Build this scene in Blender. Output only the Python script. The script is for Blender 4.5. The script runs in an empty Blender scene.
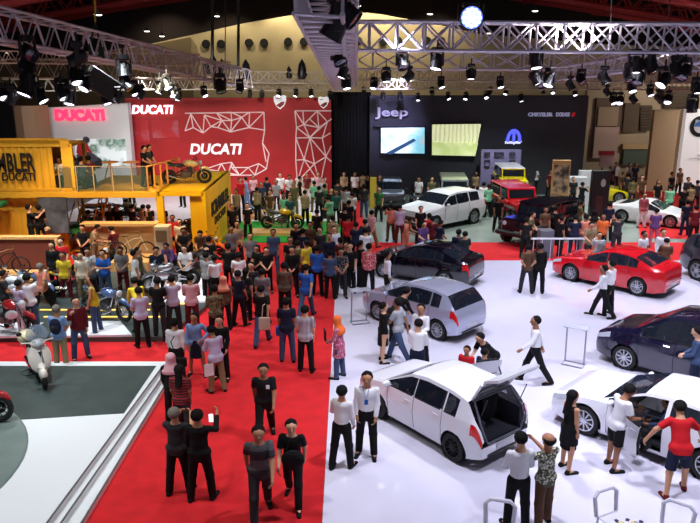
import bpy, math, random
import numpy as np
from mathutils import Vector, Matrix
random.seed(7)
COL = bpy.context.scene.collection
PI = math.pi
# ------------------------------------------------------------------ camera model (the balcony the picture is taken from)
CAM_H, F, CX, CY = 7.4, 700.0, 350.0, 261.5
PITCH = math.atan((CY - 68.0) / F)
CP, SP = math.cos(PITCH), math.sin(PITCH)
def zat(py, Y):
    return CAM_H - Y * math.tan(PITCH + math.atan((py - CY) / F))
def W(px, py, Y):
    z = zat(py, Y)
    return Vector(((px - CX) / F * (Y * CP + (CAM_H - z) * SP), Y, z))
def G(px, py, z=0.0):
    a = PITCH + math.atan((py - CY) / F)
    Y = (CAM_H - z) / math.tan(a)
    return Vector(((px - CX) / F * (Y * CP + (CAM_H - z) * SP), Y, z))
def XZ(px, Y, z=0.0):
    return Vector(((px - CX) / F * (Y * CP + (CAM_H - z) * SP), Y, z))
# ------------------------------------------------------------------ materials
def lin(c):
    o = []
    for v in c:
        v = v / 255.0
        o.append(v / 12.92 if v <= 0.04045 else ((v + 0.055) / 1.055) ** 2.4)
    return tuple(o) + (1.0,)
MATS = {}
def mat(name, c, rough=0.6, metal=0.0, emit=None, es=1.0, coat=0.0, alpha=None, spec=0.5, trans=0.0):
    if name in MATS: return MATS[name]
    m = bpy.data.materials.new(name); m.use_nodes = True
    b = m.node_tree.nodes['Principled BSDF']
    b.inputs['Base Color'].default_value = lin(c)
    b.inputs['Roughness'].default_value = rough
    b.inputs['Metallic'].default_value = metal
    b.inputs['Specular IOR Level'].default_value = spec
    if coat: b.inputs['Coat Weight'].default_value = coat; b.inputs['Coat Roughness'].default_value = 0.05
    if emit: b.inputs['Emission Color'].default_value = lin(emit); b.inputs['Emission Strength'].default_value = es
    if alpha is not None: b.inputs['Alpha'].default_value = alpha
    if trans: b.inputs['Transmission Weight'].default_value = trans
    MATS[name] = m
    return m
def pattern(name, c1, c2, kind='noise', scale=8.0, lo=0.45, hi=0.55, rough=0.7, bump=0.0, axis=None, metal=0.0, emit=0.0, c3=None, dist=0.0, coords='Object', coat=0.0):
    """base colour mixed between two colours by noise / wave / voronoi / brick in object space"""
    if name in MATS: return MATS[name]
    m = bpy.data.materials.new(name); m.use_nodes = True
    nt = m.node_tree; b = nt.nodes['Principled BSDF']; b.inputs['Roughness'].default_value = rough; b.inputs['Metallic'].default_value = metal
    if coat: b.inputs['Coat Weight'].default_value = coat
    tc = nt.nodes.new('ShaderNodeTexCoord'); src = tc.outputs[coords]
    if kind == 'wave':
        t = nt.nodes.new('ShaderNodeTexWave'); t.bands_direction = axis or 'X'; t.inputs['Scale'].default_value = scale; t.inputs['Distortion'].default_value = dist
        out = t.outputs['Fac']
    elif kind == 'voronoi':
        t = nt.nodes.new('ShaderNodeTexVoronoi'); t.inputs['Scale'].default_value = scale; out = t.outputs['Distance']
    else:
        t = nt.nodes.new('ShaderNodeTexNoise'); t.inputs['Scale'].default_value = scale; t.inputs['Detail'].default_value = 4; out = t.outputs['Fac']
    nt.links.new(src, t.inputs['Vector'])
    r = nt.nodes.new('ShaderNodeValToRGB'); nt.links.new(out, r.inputs['Fac'])
    r.color_ramp.elements[0].position = lo; r.color_ramp.elements[0].color = lin(c1)
    r.color_ramp.elements[1].position = hi; r.color_ramp.elements[1].color = lin(c2)
    if c3:
        e = r.color_ramp.elements.new(min(1.0, hi + (hi - lo))); e.color = lin(c3)
    nt.links.new(r.outputs['Color'], b.inputs['Base Color'])
    if emit:
        nt.links.new(r.outputs['Color'], b.inputs['Emission Color']); b.inputs['Emission Strength'].default_value = emit
    if bump:
        bn = nt.nodes.new('ShaderNodeBump'); bn.inputs['Strength'].default_value = bump; nt.links.new(out, bn.inputs['Height']); nt.links.new(bn.outputs['Normal'], b.inputs['Normal'])
    MATS[name] = m
    return m
# ------------------------------------------------------------------ mesh builder
class MB:
    def __init__(s): s.v = []; s.f = []; s.m = []
    def add(s, vs, fs, mi=0):
        o = len(s.v); s.v += [tuple(v) for v in vs]; s.f += [tuple(i + o for i in f) for f in fs]; s.m += [mi] * len(fs); return s
    def box(s, c, d, rz=0.0, mi=0, M=None, bev=0.0):
        hx, hy, hz = d[0] / 2, d[1] / 2, d[2] / 2
        if bev:   # chamfered box
            b = min(bev, hx * .9, hy * .9, hz * .9); vs = []
            for z, k in ((-hz, 1), (-hz + b, 0), (hz - b, 0), (hz, 1)):
                ex, ey = hx - b * k, hy - b * k
                cb = b * (1 if not k else .6)
                vs += [(ex, -ey + cb, z), (ex, ey - cb, z), (ex - cb, ey, z), (-ex + cb, ey, z), (-ex, ey - cb, z), (-ex, -ey + cb, z), (-ex + cb, -ey, z), (ex - cb, -ey, z)]
            fs = [tuple(range(7, -1, -1)), tuple(range(24, 32))]
            for k in range(3):
                for i in range(8): fs.append((k * 8 + i, k * 8 + (i + 1) % 8, k * 8 + 8 + (i + 1) % 8, k * 8 + 8 + i))
        else:
            vs = [(x, y, z) for z in (-hz, hz) for x, y in ((-hx, -hy), (hx, -hy), (hx, hy), (-hx, hy))]
            fs = [(3, 2, 1, 0), (4, 5, 6, 7), (0, 1, 5, 4), (1, 2, 6, 5), (2, 3, 7, 6), (3, 0, 4, 7)]
        R = M if M is not None else Matrix.Rotation(rz, 3, 'Z')
        c = Vector(c); return s.add([R @ Vector(v) + c for v in vs], fs, mi)
    def cyl(s, a, b, r0, r1=None, n=8, mi=0, caps=True):
        a = Vector(a); b = Vector(b); r1 = r0 if r1 is None else r1
        d = (b - a).normalized(); u = d.cross(Vector((0, 0, 1)) if abs(d.z) < .9 else Vector((1, 0, 0))).normalized(); w = d.cross(u)
        vs = []
        for p, r in ((a, r0), (b, r1)):
            for i in range(n):
                t = 2 * PI * i / n; vs.append(p + (u * math.cos(t) + w * math.sin(t)) * r)
        fs = [(i, i + n, (i + 1) % n + n, (i + 1) % n) for i in range(n)]
        if caps: fs += [tuple(range(n)), tuple(range(2 * n - 1, n - 1, -1))]
        return s.add(vs, fs, mi)
    def tube(s, pts, r, n=6, mi=0, closed=False):
        pts = [Vector(p) for p in pts]; m = len(pts); rs = r if isinstance(r, (list, tuple)) else [r] * m
        vs = []; up = None
        for i, p in enumerate(pts):
            if closed: d = pts[(i + 1) % m] - pts[i - 1]
            else: d = pts[min(i + 1, m - 1)] - pts[max(i - 1, 0)]
            d = d.normalized() if d.length > 1e-9 else Vector((0, 0, 1))
            if up is None: up = d.cross(Vector((0, 0, 1)) if abs(d.z) < .9 else Vector((1, 0, 0))).normalized()
            up = (up - d * up.dot(d)); up = up.normalized() if up.length > 1e-6 else Vector((1, 0, 0)); w = d.cross(up)
            for k in range(n):
                t = 2 * PI * k / n; vs.append(p + (up * math.cos(t) + w * math.sin(t)) * rs[i])
        fs = []
        for i in range(m if closed else m - 1):
            j = (i + 1) % m
            for k in range(n): fs.append((i * n + k, i * n + (k + 1) % n, j * n + (k + 1) % n, j * n + k))
        if not closed: fs += [tuple(range(n - 1, -1, -1)), tuple(range((m - 1) * n, m * n))]
        return s.add(vs, fs, mi)
    def prism(s, poly, z0, z1, mi=0):
        n = len(poly)
        ar = sum(poly[i][0] * poly[(i + 1) % n][1] - poly[(i + 1) % n][0] * poly[i][1] for i in range(n))
        if ar < 0: poly = poly[::-1]
        vs = [(p[0], p[1], z0) for p in poly] + [(p[0], p[1], z1) for p in poly]
        fs = [tuple(range(n - 1, -1, -1)), tuple(range(n, 2 * n))] + [(i, (i + 1) % n, (i + 1) % n + n, i + n) for i in range(n)]
        return s.add(vs, fs, mi)
    def vprism(s, pts, Y, th, mi=0):
        """polygon given as (x, z), standing upright at distance Y and th thick"""
        n = len(pts)
        ar = sum(pts[i][0] * pts[(i + 1) % n][1] - pts[(i + 1) % n][0] * pts[i][1] for i in range(n))
        if ar < 0: pts = pts[::-1]
        vs = [(p[0], Y, p[1]) for p in pts] + [(p[0], Y + th, p[1]) for p in pts]
        fs = [tuple(range(n)), tuple(range(2 * n - 1, n - 1, -1))] + [(i, i + n, (i + 1) % n + n, (i + 1) % n) for i in range(n)]
        return s.add(vs, fs, mi)
    def lathe(s, prof, c=(0, 0, 0), axis='Z', n=16, mi=0, M=None):
        vs = []; m = len(prof)
        for i in range(n):
            t = 2 * PI * i / n; ca, sa = math.cos(t), math.sin(t)
            for r, h in prof:
                v = (r * ca, r * sa, h) if axis == 'Z' else ((r * ca, h, r * sa) if axis == 'Y' else (h, r * ca, r * sa))
                v = Vector(v)
                if M is not None: v = M @ v
                vs.append(v + Vector(c))
        fs = []
        for i in range(n):
            j = (i + 1) % n
            for k in range(m - 1): fs.append((i * m + k, j * m + k, j * m + k + 1, i * m + k + 1))
        return s.add(vs, fs, mi)
    def ball(s, c, r, n=8, mi=0, M=None):
        r = r if isinstance(r, (list, tuple)) else (r, r, r); c = Vector(c); vs = []; k = n // 2
        for j in range(1, k):
            ph = PI * j / k
            for i in range(n):
                t = 2 * PI * i / n; v = Vector((r[0] * math.sin(ph) * math.cos(t), r[1] * math.sin(ph) * math.sin(t), r[2] * math.cos(ph)))
                vs.append((M @ v if M is not None else v) + c)
        T = Vector((0, 0, r[2])); vs += [(M @ T if M is not None else T) + c, (-(M @ T) if M is not None else -T) + c]
        fs = []
        for j in range(k - 2):
            for i in range(n): fs.append((j * n + i, (j + 1) * n + i, (j + 1) * n + (i + 1) % n, j * n + (i + 1) % n))
        a = len(vs) - 2
        for i in range(n): fs += [(a, i, (i + 1) % n), (a + 1, (k - 2) * n + (i + 1) % n, (k - 2) * n + i)]
        return s.add(vs, fs, mi)
    def mesh(s, name, mats, smooth=False):
        me = bpy.data.meshes.new(name); me.from_pydata([tuple(v) for v in s.v], [], s.f)
        for m in (mats if isinstance(mats, (list, tuple)) else [mats]): me.materials.append(m)
        me.polygons.foreach_set('material_index', s.m)
        if smooth:
            me.polygons.foreach_set('use_smooth', [True] * len(s.f))
            if smooth != 'all':
                try: me.set_sharp_from_angle(angle=math.radians(38))
                except Exception: pass
        me.update(); return me
    def build(s, name, mats, parent=None, smooth=False, loc=None, rz=0.0, label=None):
        me = s.mesh(name, mats, smooth); o = bpy.data.objects.new(name, me); COL.objects.link(o)
        if parent is not None: o.parent = parent
        if loc is not None: o.location = loc
        if rz: o.rotation_euler = (0, 0, rz)
        if label: o['label'] = label
        return o
def tag(o, label=None, cat=None, group=None, kind=None):
    if label: o['label'] = label
    if cat: o['category'] = cat
    if group: o['group'] = group
    if kind: o['kind'] = kind
    return o
def empty(name, loc, rz=0.0):
    o = bpy.data.objects.new(name, None); COL.objects.link(o); o.location = loc; o.rotation_euler = (0, 0, rz); o.empty_display_size = .2; return o
def struct(o): o['kind'] = 'structure'; return o
def copy_tree(o, parent=None):
    c = o.copy(); COL.objects.link(c)
    if parent is not None: c.parent = parent
    for ch in o.children: copy_tree(ch, c)
    return c
def text_mesh(name, s, size, m, shear=0.0, ext=0.03, off=0.0, spacing=1.0, width=None, height=None):
    """flat lettering standing in the XZ plane, its left lower corner at the origin; stretched to width / height in metres"""
    cu = bpy.data.curves.new(name, 'FONT'); cu.body = s; cu.size = size; cu.extrude = ext; cu.offset = off; cu.shear = shear; cu.space_character = spacing; cu.resolution_u = 3
    t = bpy.data.objects.new(name, cu); COL.objects.link(t); bpy.context.view_layer.update()
    me = bpy.data.meshes.new_from_object(t.evaluated_get(bpy.context.evaluated_depsgraph_get()))
    bpy.data.objects.remove(t); n = len(me.vertices); a = np.empty(n * 3); me.vertices.foreach_get('co', a); a = a.reshape(n, 3)
    a[:, 0] -= a[:, 0].min(); a[:, 1] -= a[:, 1].min()
    if width: a[:, 0] *= width / a[:, 0].max()
    if height: a[:, 1] *= height / a[:, 1].max()
    b = np.stack([a[:, 0], -a[:, 2], a[:, 1]], 1); me.vertices.foreach_set('co', b.ravel()); me.materials.clear(); me.materials.append(m); me.name = name; me.update()
    return me
def sign(name, s, px0, px1, py0, py1, Y, m, label, shear=0.0, off=0.02, ext=.04, parent=None, cat='sign', dy=.06):
    a = W(px0, py1, Y - dy); b = W(px1, py0, Y - dy)
    o = bpy.data.objects.new(name, text_mesh(name, s, 1.0, m, shear, ext, off, width=(b - a).x, height=b.z - a.z)); COL.objects.link(o); o.location = a
    if parent: o.parent = parent
    else: tag(o, label, cat)
    return o
# ------------------------------------------------------------------ people: one continuous body grown from a posed skeleton, clothes are children
def V(*a): return np.array(a, dtype=np.float64)
def nrm(v): return v / (np.linalg.norm(v) + 1e-9)
def skeleton(p):
    lean = math.radians(p.get('lean', 0)); u = V(0, math.sin(lean), math.cos(lean)); f = V(0, math.cos(lean), -math.sin(lean)); x = V(1, 0, 0)
    J = {'u': u, 'f': f}; pel = V(p.get('sway', 0), 0, .93); J['pel'] = pel
    J['waist'] = pel + u * .17; J['chest'] = pel + u * .36 + f * .01; J['neck'] = pel + u * .53; J['nk'] = pel + u * .47
    hp = math.radians(p.get('hpitch', 0)); hu = u * math.cos(hp) + f * math.sin(hp); hf = f * math.cos(hp) - u * math.sin(hp)
    hy = math.radians(p.get('hyaw', 0)); J['hx'] = x * math.cos(hy) - hf * math.sin(hy); J['hf'] = hf * math.cos(hy) + x * math.sin(hy); J['hu'] = hu
    J['head'] = J['neck'] + hu * .165 + hf * .015
    for i, s in ((0, -1), (1, 1)):
        a, b, e, inw = p['arms'][i]; a, b, e = map(math.radians, (a, b, e))
        sh = pel + u * .465 + x * s * .158; J['sh%d' % i] = sh
        ua = nrm(-u * math.cos(a) * math.cos(b) + f * math.sin(a) * math.cos(b) + x * s * math.sin(b)); el = sh + ua * .275
        fa = nrm(-u * math.cos(a + e) + f * math.sin(a + e) - x * s * inw); wr = el + fa * .245
        J['el%d' % i] = el; J['wr%d' % i] = wr; J['fa%d' % i] = fa; J['hd%d' % i] = wr + fa * .075
        sw, kn, ab = p['legs'][i]; sw, kn, ab = map(math.radians, (sw, kn, ab))
        hip = pel + x * s * .085 - V(0, 0, .02); d = V(s * math.sin(ab), math.sin(sw), -math.cos(sw)); d = nrm(d); k = hip + d * .43
        d2 = nrm(V(s * math.sin(ab) * .6, math.sin(sw - kn), -math.cos(sw - kn))); an = k + d2 * .42
        J['hip%d' % i] = hip; J['kn%d' % i] = k; J['an%d' % i] = an; J['toe%d' % i] = an + V(s * .03, .15 * math.cos(min(0, sw - kn) * .6), -.05 - .1 * max(0, -math.sin(sw - kn)) * .5)
    zmin = min(J['an0'][2] - .075, J['an1'][2] - .075)
    if not p.get('sit'):
        for k in J:
            if k not in ('u', 'f', 'hx', 'hf', 'hu', 'fa0', 'fa1'): J[k] = J[k] - V(0, 0, zmin)
    else:
        for k in J:
            if k not in ('u', 'f', 'hx', 'hf', 'hu', 'fa0', 'fa1'): J[k] = J[k] - V(0, 0, .93 - .52)
    return J
def caps(P, a, b, r0, r1, flat=None, k=1.0):
    """distance to a tapering capsule, optionally flattened (k > 1) along the unit vector flat"""
    d = P - a.astype(np.float32); ab = (b - a).astype(np.float32)
    if flat is not None:
        fl = flat.astype(np.float32); d = d + fl * ((d @ fl) * (k - 1))[..., None]; ab = ab + fl * ((ab @ fl) * (k - 1))
    L = float(ab @ ab) + 1e-9; t = np.clip((d @ ab) / L, 0, 1)
    q = d - t[..., None] * ab
    return np.sqrt((q * q).sum(-1)) - (r0 + (r1 - r0) * t)
def smin(a, b, k):
    h = np.clip(.5 + .5 * (b - a) / k, 0, 1); return b + (a - b) * h - k * h * (1 - h)
def mesh_sdf(fn, lo, hi, h):
    lo = np.array(lo); n = np.ceil((np.array(hi) - lo) / h).astype(int) + 1
    g = np.stack(np.meshgrid(*[lo[i] + h * np.arange(n[i]) for i in range(3)], indexing='ij'), -1).astype(np.float32)
    D = fn(g); S = D < 0
    acc = np.zeros(tuple(n - 1) + (3,)); cnt = np.zeros(tuple(n - 1)); edges = []
    for ax in range(3):
        s0 = [slice(None)] * 3; s1 = [slice(None)] * 3; s0[ax] = slice(0, -1); s1[ax] = slice(1, None)
        cr = S[tuple(s0)] != S[tuple(s1)]; idx = np.argwhere(cr)
        idx = idx[np.all([(idx[:, a] >= 1) & (idx[:, a] < n[a] - 1) for a in range(3) if a != ax], axis=0)]
        if not len(idx): continue
        j = idx.copy(); j[:, ax] += 1; d0 = D[tuple(idx.T)]; d1 = D[tuple(j.T)]; t = d0 / (d0 - d1)
        p = lo + h * idx; p[:, ax] = p[:, ax] + h * t
        b, c = [(1, 2), (2, 0), (0, 1)][ax]; q = []
        for ob, oc in ((-1, -1), (0, -1), (0, 0), (-1, 0)):
            cc = idx.copy(); cc[:, b] += ob; cc[:, c] += oc
            np.add.at(acc, tuple(cc.T), p); np.add.at(cnt, tuple(cc.T), 1); q.append(cc)
        edges.append((q, S[tuple(idx.T)]))
    vid = -np.ones(cnt.shape, dtype=np.int64); m = cnt > 0; vid[m] = np.arange(m.sum()); vs = acc[m] / cnt[m][:, None]
    F_ = []
    for q, ins in edges:
        ids = np.stack([vid[tuple(c.T)] for c in q], 1); ids[~ins] = ids[~ins][:, ::-1]; F_.append(ids)
    return vs, (np.concatenate(F_) if F_ else np.zeros((0, 4), int))
def arr_mesh(name, vs, fs, nm=1):
    me = bpy.data.meshes.new(name); me.vertices.add(len(vs)); me.vertices.foreach_set('co', np.asarray(vs, dtype=np.float32).ravel())
    n = len(fs); me.loops.add(4 * n); me.loops.foreach_set('vertex_index', fs.astype(np.int32).ravel()); me.polygons.add(n)
    me.polygons.foreach_set('loop_start', np.arange(0, 4 * n, 4, dtype=np.int32)); me.polygons.foreach_set('use_smooth', np.ones(n, bool))
    me.update(calc_edges=True); me.validate(); return me
def torso(P, J, r=0.0, lowr=0.0):
    u, f = J['u'], J['f']
    d = caps(P, J['pel'] - J['u'] * lowr * 6, J['waist'], .136 + r + lowr, .120 + r, f, 1.45 if not lowr else 1.36)
    d = smin(d, caps(P, J['waist'], J['chest'], .120 + r, .140 + r, f, 1.42), .05)
    d = smin(d, caps(P, J['sh0'] * .8 + J['sh1'] * .2 - u * .03 , J['sh1'] * .8 + J['sh0'] * .2 - u * .03, .062 + r * .6, .062 + r * .6), .06)
    d = smin(d, caps(P, J['nk'] - u * .02, J['nk'] + u * .03, .075 + r * .5, .055 + r * .5), .05)
    return d
def sd_body(J):
    def fn(P):
        d = torso(P, J)
        d = smin(d, caps(P, J['nk'], J['head'] - J['hu'] * .04, .062, .056), .03)
        hx, hf, hu, hc = J['hx'], J['hf'], J['hu'], J['head']
        h = caps(P, hc + hu * .025 - hf * .014, hc + hu * .02 + hf * .014, .089, .087)
        h = smin(h, caps(P, hc - hu * .03 + hf * .02, hc - hu * .078 + hf * .05, .07, .043), .03)
        h = smin(h, caps(P, hc + hu * .005 + hf * .09, hc - hu * .028 + hf * .112, .008, .016), .018)
        for s in (-1, 1): h = smin(h, caps(P, hc + hx * s * .084 + hu * .012 - hf * .01, hc + hx * s * .082 - hu * .022 - hf * .004, .017, .011), .01)
        d = smin(d, h, .02)
        for i in (0, 1):
            d = smin(d, caps(P, J['sh%d' % i], J['el%d' % i], .048, .039), .035)
            d = smin(d, caps(P, J['el%d' % i], J['wr%d' % i], .041, .027), .02)
            d = smin(d, caps(P, J['wr%d' % i], J['hd%d' % i], .027, .034, J['hx'], 1.25), .015)
            d = smin(d, caps(P, J['hip%d' % i], J['kn%d' % i], .088, .055), .04)
            d = smin(d, caps(P, J['kn%d' % i] , J['an%d' % i], .056, .036), .03)
            d = smin(d, caps(P, J['an%d' % i] - V(0, .02, .02), J['toe%d' % i], .04, .032), .03)
        return d
    return fn
def sd_shirt(J, sleeve, low):
    def fn(P):
        d = torso(P, J, .013, .018 if low >= 0 else .004)
        if low >= 0: d = smin(d, caps(P, J['hip0'] + V(.01, 0, .03), J['hip1'] + V(-.01, 0, .03), .116, .116), .03)
        if low > 0:   # tunic or dress hanging from the hips
            mid = (J['kn0'] + J['kn1']) / 2; b = J['pel'] + (mid - J['pel']) * low / .43
            k = caps(P, J['pel'], b, .165, .19 + .02 * (low > .3), V(0, 1, 0), 1.2); k = np.maximum(k, (P @ nrm(b - J['pel']).astype(np.float32)) - float(b @ nrm(b - J['pel'])))
            d = smin(d, k, .03)
        else:
            d = np.maximum(d, float((J['pel'] + J['u'] * (-.10 if low >= 0 else .045)) @ J['u']) - P @ J['u'].astype(np.float32))
        d = np.maximum(d, P @ J['u'].astype(np.float32) - float((J['nk'] + J['u'] * .035) @ J['u']))
        for i in (0, 1):
            a, e, w = J['sh%d' % i], J['el%d' % i], J['wr%d' % i]
            if sleeve == 'short':
                q = a + (e - a) * .72; dr = nrm(e - a); k = caps(P, a - dr * .006, e, .0625, .06); k = np.maximum(k, P @ dr.astype(np.float32) - float(q @ dr)); d = smin(d, k, .025)
            elif sleeve == 'long':
                d = smin(d, caps(P, a, e, .059, .05), .025); dr = nrm(w - e); k = caps(P, e, w + dr * .05, .05, .038); k = np.maximum(k, P @ dr.astype(np.float32) - float(w @ dr)); d = smin(d, k, .02)
        return d
    return fn
def sd_legs(J, kind):
    def fn(P):
        d = caps(P, J['pel'] + J['u'] * .03, J['pel'] - V(0, 0, .05), .15, .142, J['f'], 1.42)
        if kind == 'skirt':
            mid = (J['kn0'] + J['kn1']) / 2; b = J['pel'] + (mid - J['pel']) * .95; k = caps(P, J['pel'], b, .155, .165, V(0, 1, 0), 1.2)
            dr = nrm(b - J['pel']); return np.minimum(d, np.maximum(k, P @ dr.astype(np.float32) - float(b @ dr)))
        if kind == 'long_skirt':
            b = (J['an0'] + J['an1']) / 2 + V(0, 0, .06); k = caps(P, J['pel'], b, .155, .23, V(0, 1, 0), 1.15)
            dr = nrm(b - J['pel']); return np.minimum(d, np.maximum(k, P @ dr.astype(np.float32) - float(b @ dr)))
        for i in (0, 1):
            h, k, a = J['hip%d' % i], J['kn%d' % i], J['an%d' % i]
            if kind == 'shorts':
                dr = nrm(k - h); q = h + (k - h) * .86; c = caps(P, h, k, .098, .086); c = np.maximum(c, P @ dr.astype(np.float32) - float(q @ dr)); d = smin(d, c, .03); continue
            d = smin(d, caps(P, h, k, .094, .07), .03); dr = nrm(a - k); c = caps(P, k, a + dr * .06, .072, .062); q = a + dr * .02
            d = smin(d, np.maximum(c, P @ dr.astype(np.float32) - float(q @ dr)), .03)
        return d
    return fn
def sd_shoes(J, which):
    def fn(P):
        d = None
        for i in (which,):
            a, t = J['an%d' % i], J['toe%d' % i]; c = caps(P, a + V(0, -.035, -.035), t + V(0, .02, -.004), .046, .038)
            c = np.minimum(c, caps(P, a + V(0, -.01, .0), a + V(0, -.01, -.04), .045, .045)); d = c if d is None else np.minimum(d, c)
        return d
    return fn
def sd_hair(J, kind):
    hx, hf, hu, hc = J['hx'], J['hf'], J['hu'], J['head']
    def fn(P):
        up = (P - hc.astype(np.float32)) @ hu.astype(np.float32); fr = (P - hc.astype(np.float32)) @ hf.astype(np.float32)
        if kind == 'hijab':
            d = caps(P, hc + hu * .03 - hf * .01, hc - hu * .05, .108, .1)
            d = smin(d, caps(P, hc - hu * .08, J['nk'] - J['u'] * .06, .085, .2, J['f'], 1.35), .06)
            return np.maximum(d, -caps(P, hc + hu * .02 + hf * .14, hc - hu * .05 + hf * .15, .085, .07))
        d = caps(P, hc + hu * .034 - hf * .024, hc + hu * .02 - hf * .03, .1, .102)
        d = np.maximum(d, (fr - .004) - up * .85)          # face stays clear
        d = d + .004 * np.sin(P[..., 0] * 70) * np.sin(P[..., 1] * 60 + P[..., 2] * 40)
        if kind == 'bald': d = np.maximum(d, up - .045)
        if kind in ('short', 'bald'): d = np.maximum(d, -.065 - up)
        if kind == 'long':
            d = smin(d, caps(P, hc - hf * .05, J['nk'] - J['f'] * .12 - J['u'] * .12, .078, .07, J['f'], 1.25), .04)
        if kind == 'bun': d = np.maximum(d, -.07 - up); d = smin(d, caps(P, hc - hf * .11 + hu * .01, hc - hf * .115, .035, .035), .02)
        if kind == 'cap':
            d = np.maximum(d, -.0 - up); d = np.minimum(d, caps(P, hc + hf * .07 + hu * .035, hc + hf * .15 + hu * .02, .05, .045, hu, 5.0))
        return d
    return fn
def hand_fingers(mb, J):
    for i, s in ((0, -1), (1, 1)):
        fa = J['fa%d' % i]; hd = J['hd%d' % i]; side = nrm(np.cross(fa, J['hx'])); 
        if np.linalg.norm(np.cross(fa, J['hx'])) < .2: side = J['hu']
        pn = nrm(np.cross(side, fa)) * (-s)     # palm towards the body
        for k, ln in enumerate((.066, .074, .07, .055)):
            o = (k - 1.5) * .0185; a = hd + side * o * s * 1 + fa * .012; b = a + fa * ln * .5 + pn * .008; c = b + fa * ln * .35 + pn * .026; e = c + fa * ln * .1 + pn * .024
            mb.tube([a, b, c, e], [.0095, .009, .008, .006], 5)
        a = J['wr%d' % i] + fa * .03; sd = side * (1 if J['f'] @ side > 0 else -1); b = a + sd * .034 + fa * .03; c = b + fa * .03 + sd * .01 + pn * .01
        mb.tube([a, b, c], [.013, .011, .008], 5)
POSES = {
 'stand': dict(arms=[(6, 6, 14, .08), (0, 5, 10, .06)], legs=[(2, 3, 4), (-3, 2, 5)]),
 'relax': dict(arms=[(-6, 10, 30, .1), (8, 9, 14, .0)], legs=[(5, 8, 6), (-2, 0, 2)], sway=.02, hyaw=18),
 'walk': dict(arms=[(28, 7, 22, .05), (-24, 8, 12, .05)], legs=[(-20, 10, 2), (22, 6, 2)], lean=3),
 'walk2': dict(arms=[(-20, 8, 14, .05), (22, 8, 28, .05)], legs=[(17, 4, 3), (-18, 14, 3)], lean=3, hyaw=-12),
 'fold': dict(arms=[(22, 12, 82, .75), (18, 12, 88, .75)], legs=[(2, 3, 6), (0, 2, 6)]),
 'front': dict(arms=[(14, 8, 40, .55), (14, 8, 42, .55)], legs=[(3, 3, 4), (-3, 2, 4)], hpitch=14),
 'phone': dict(arms=[(52, 8, 72, .32), (52, 8, 74, .32)], legs=[(-4, 3, 6), (4, 2, 6)], hpitch=-2),
 'phone1': dict(arms=[(4, 8, 20, .05), (58, 12, 78, .1)], legs=[(-3, 3, 7), (4, 4, 7)]),
 'hips': dict(arms=[(-14, 34, 74, .55), (4, 10, 14, .05)], legs=[(3, 3, 8), (-3, 3, 8)], hyaw=20),
 'talk': dict(arms=[(16, 12, 68, .25), (4, 8, 24, .1)], legs=[(-6, 4, 5), (5, 2, 5)], hyaw=-14),
 'bend': dict(arms=[(64, 6, 16, .1), (60, 8, 22, .1)], legs=[(8, 6, 5), (-4, 2, 5)], lean=42, hpitch=-18),
 'lookdown': dict(arms=[(24, 8, 66, .3), (20, 8, 60, .3)], legs=[(3, 5, 5), (-4, 2, 5)], lean=8, hpitch=28),
 'point': dict(arms=[(4, 8, 12, .05), (66, 14, 12, -.1)], legs=[(3, 3, 5), (-5, 3, 5)], lean=4),
 'behind': dict(arms=[(-24, 9, 34, .7), (-22, 9, 30, .7)], legs=[(2, 2, 8), (-2, 2, 8)]),
 'reach': dict(arms=[(74, 18, 14, -.1), (50, 26, 22, -.2)], legs=[(-6, 4, 9), (6, 4, 9)], lean=16),
 'spread': dict(arms=[(24, 46, 14, -.4), (34, 42, 18, -.35)], legs=[(-8, 3, 8), (14, 6, 9)], lean=20, hpitch=6),
 'sit': dict(arms=[(24, 8, 50, .3), (24, 8, 46, .3)], legs=[(82, 84, 8), (80, 82, 8)], lean=4, sit=1),
 'mount': dict(arms=[(48, 12, 18, .0), (48, 12, 18, .0)], legs=[(62, 74, 16), (58, 70, 16)], lean=16, sit=1),
}
SK = {}; PM = {}
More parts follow.
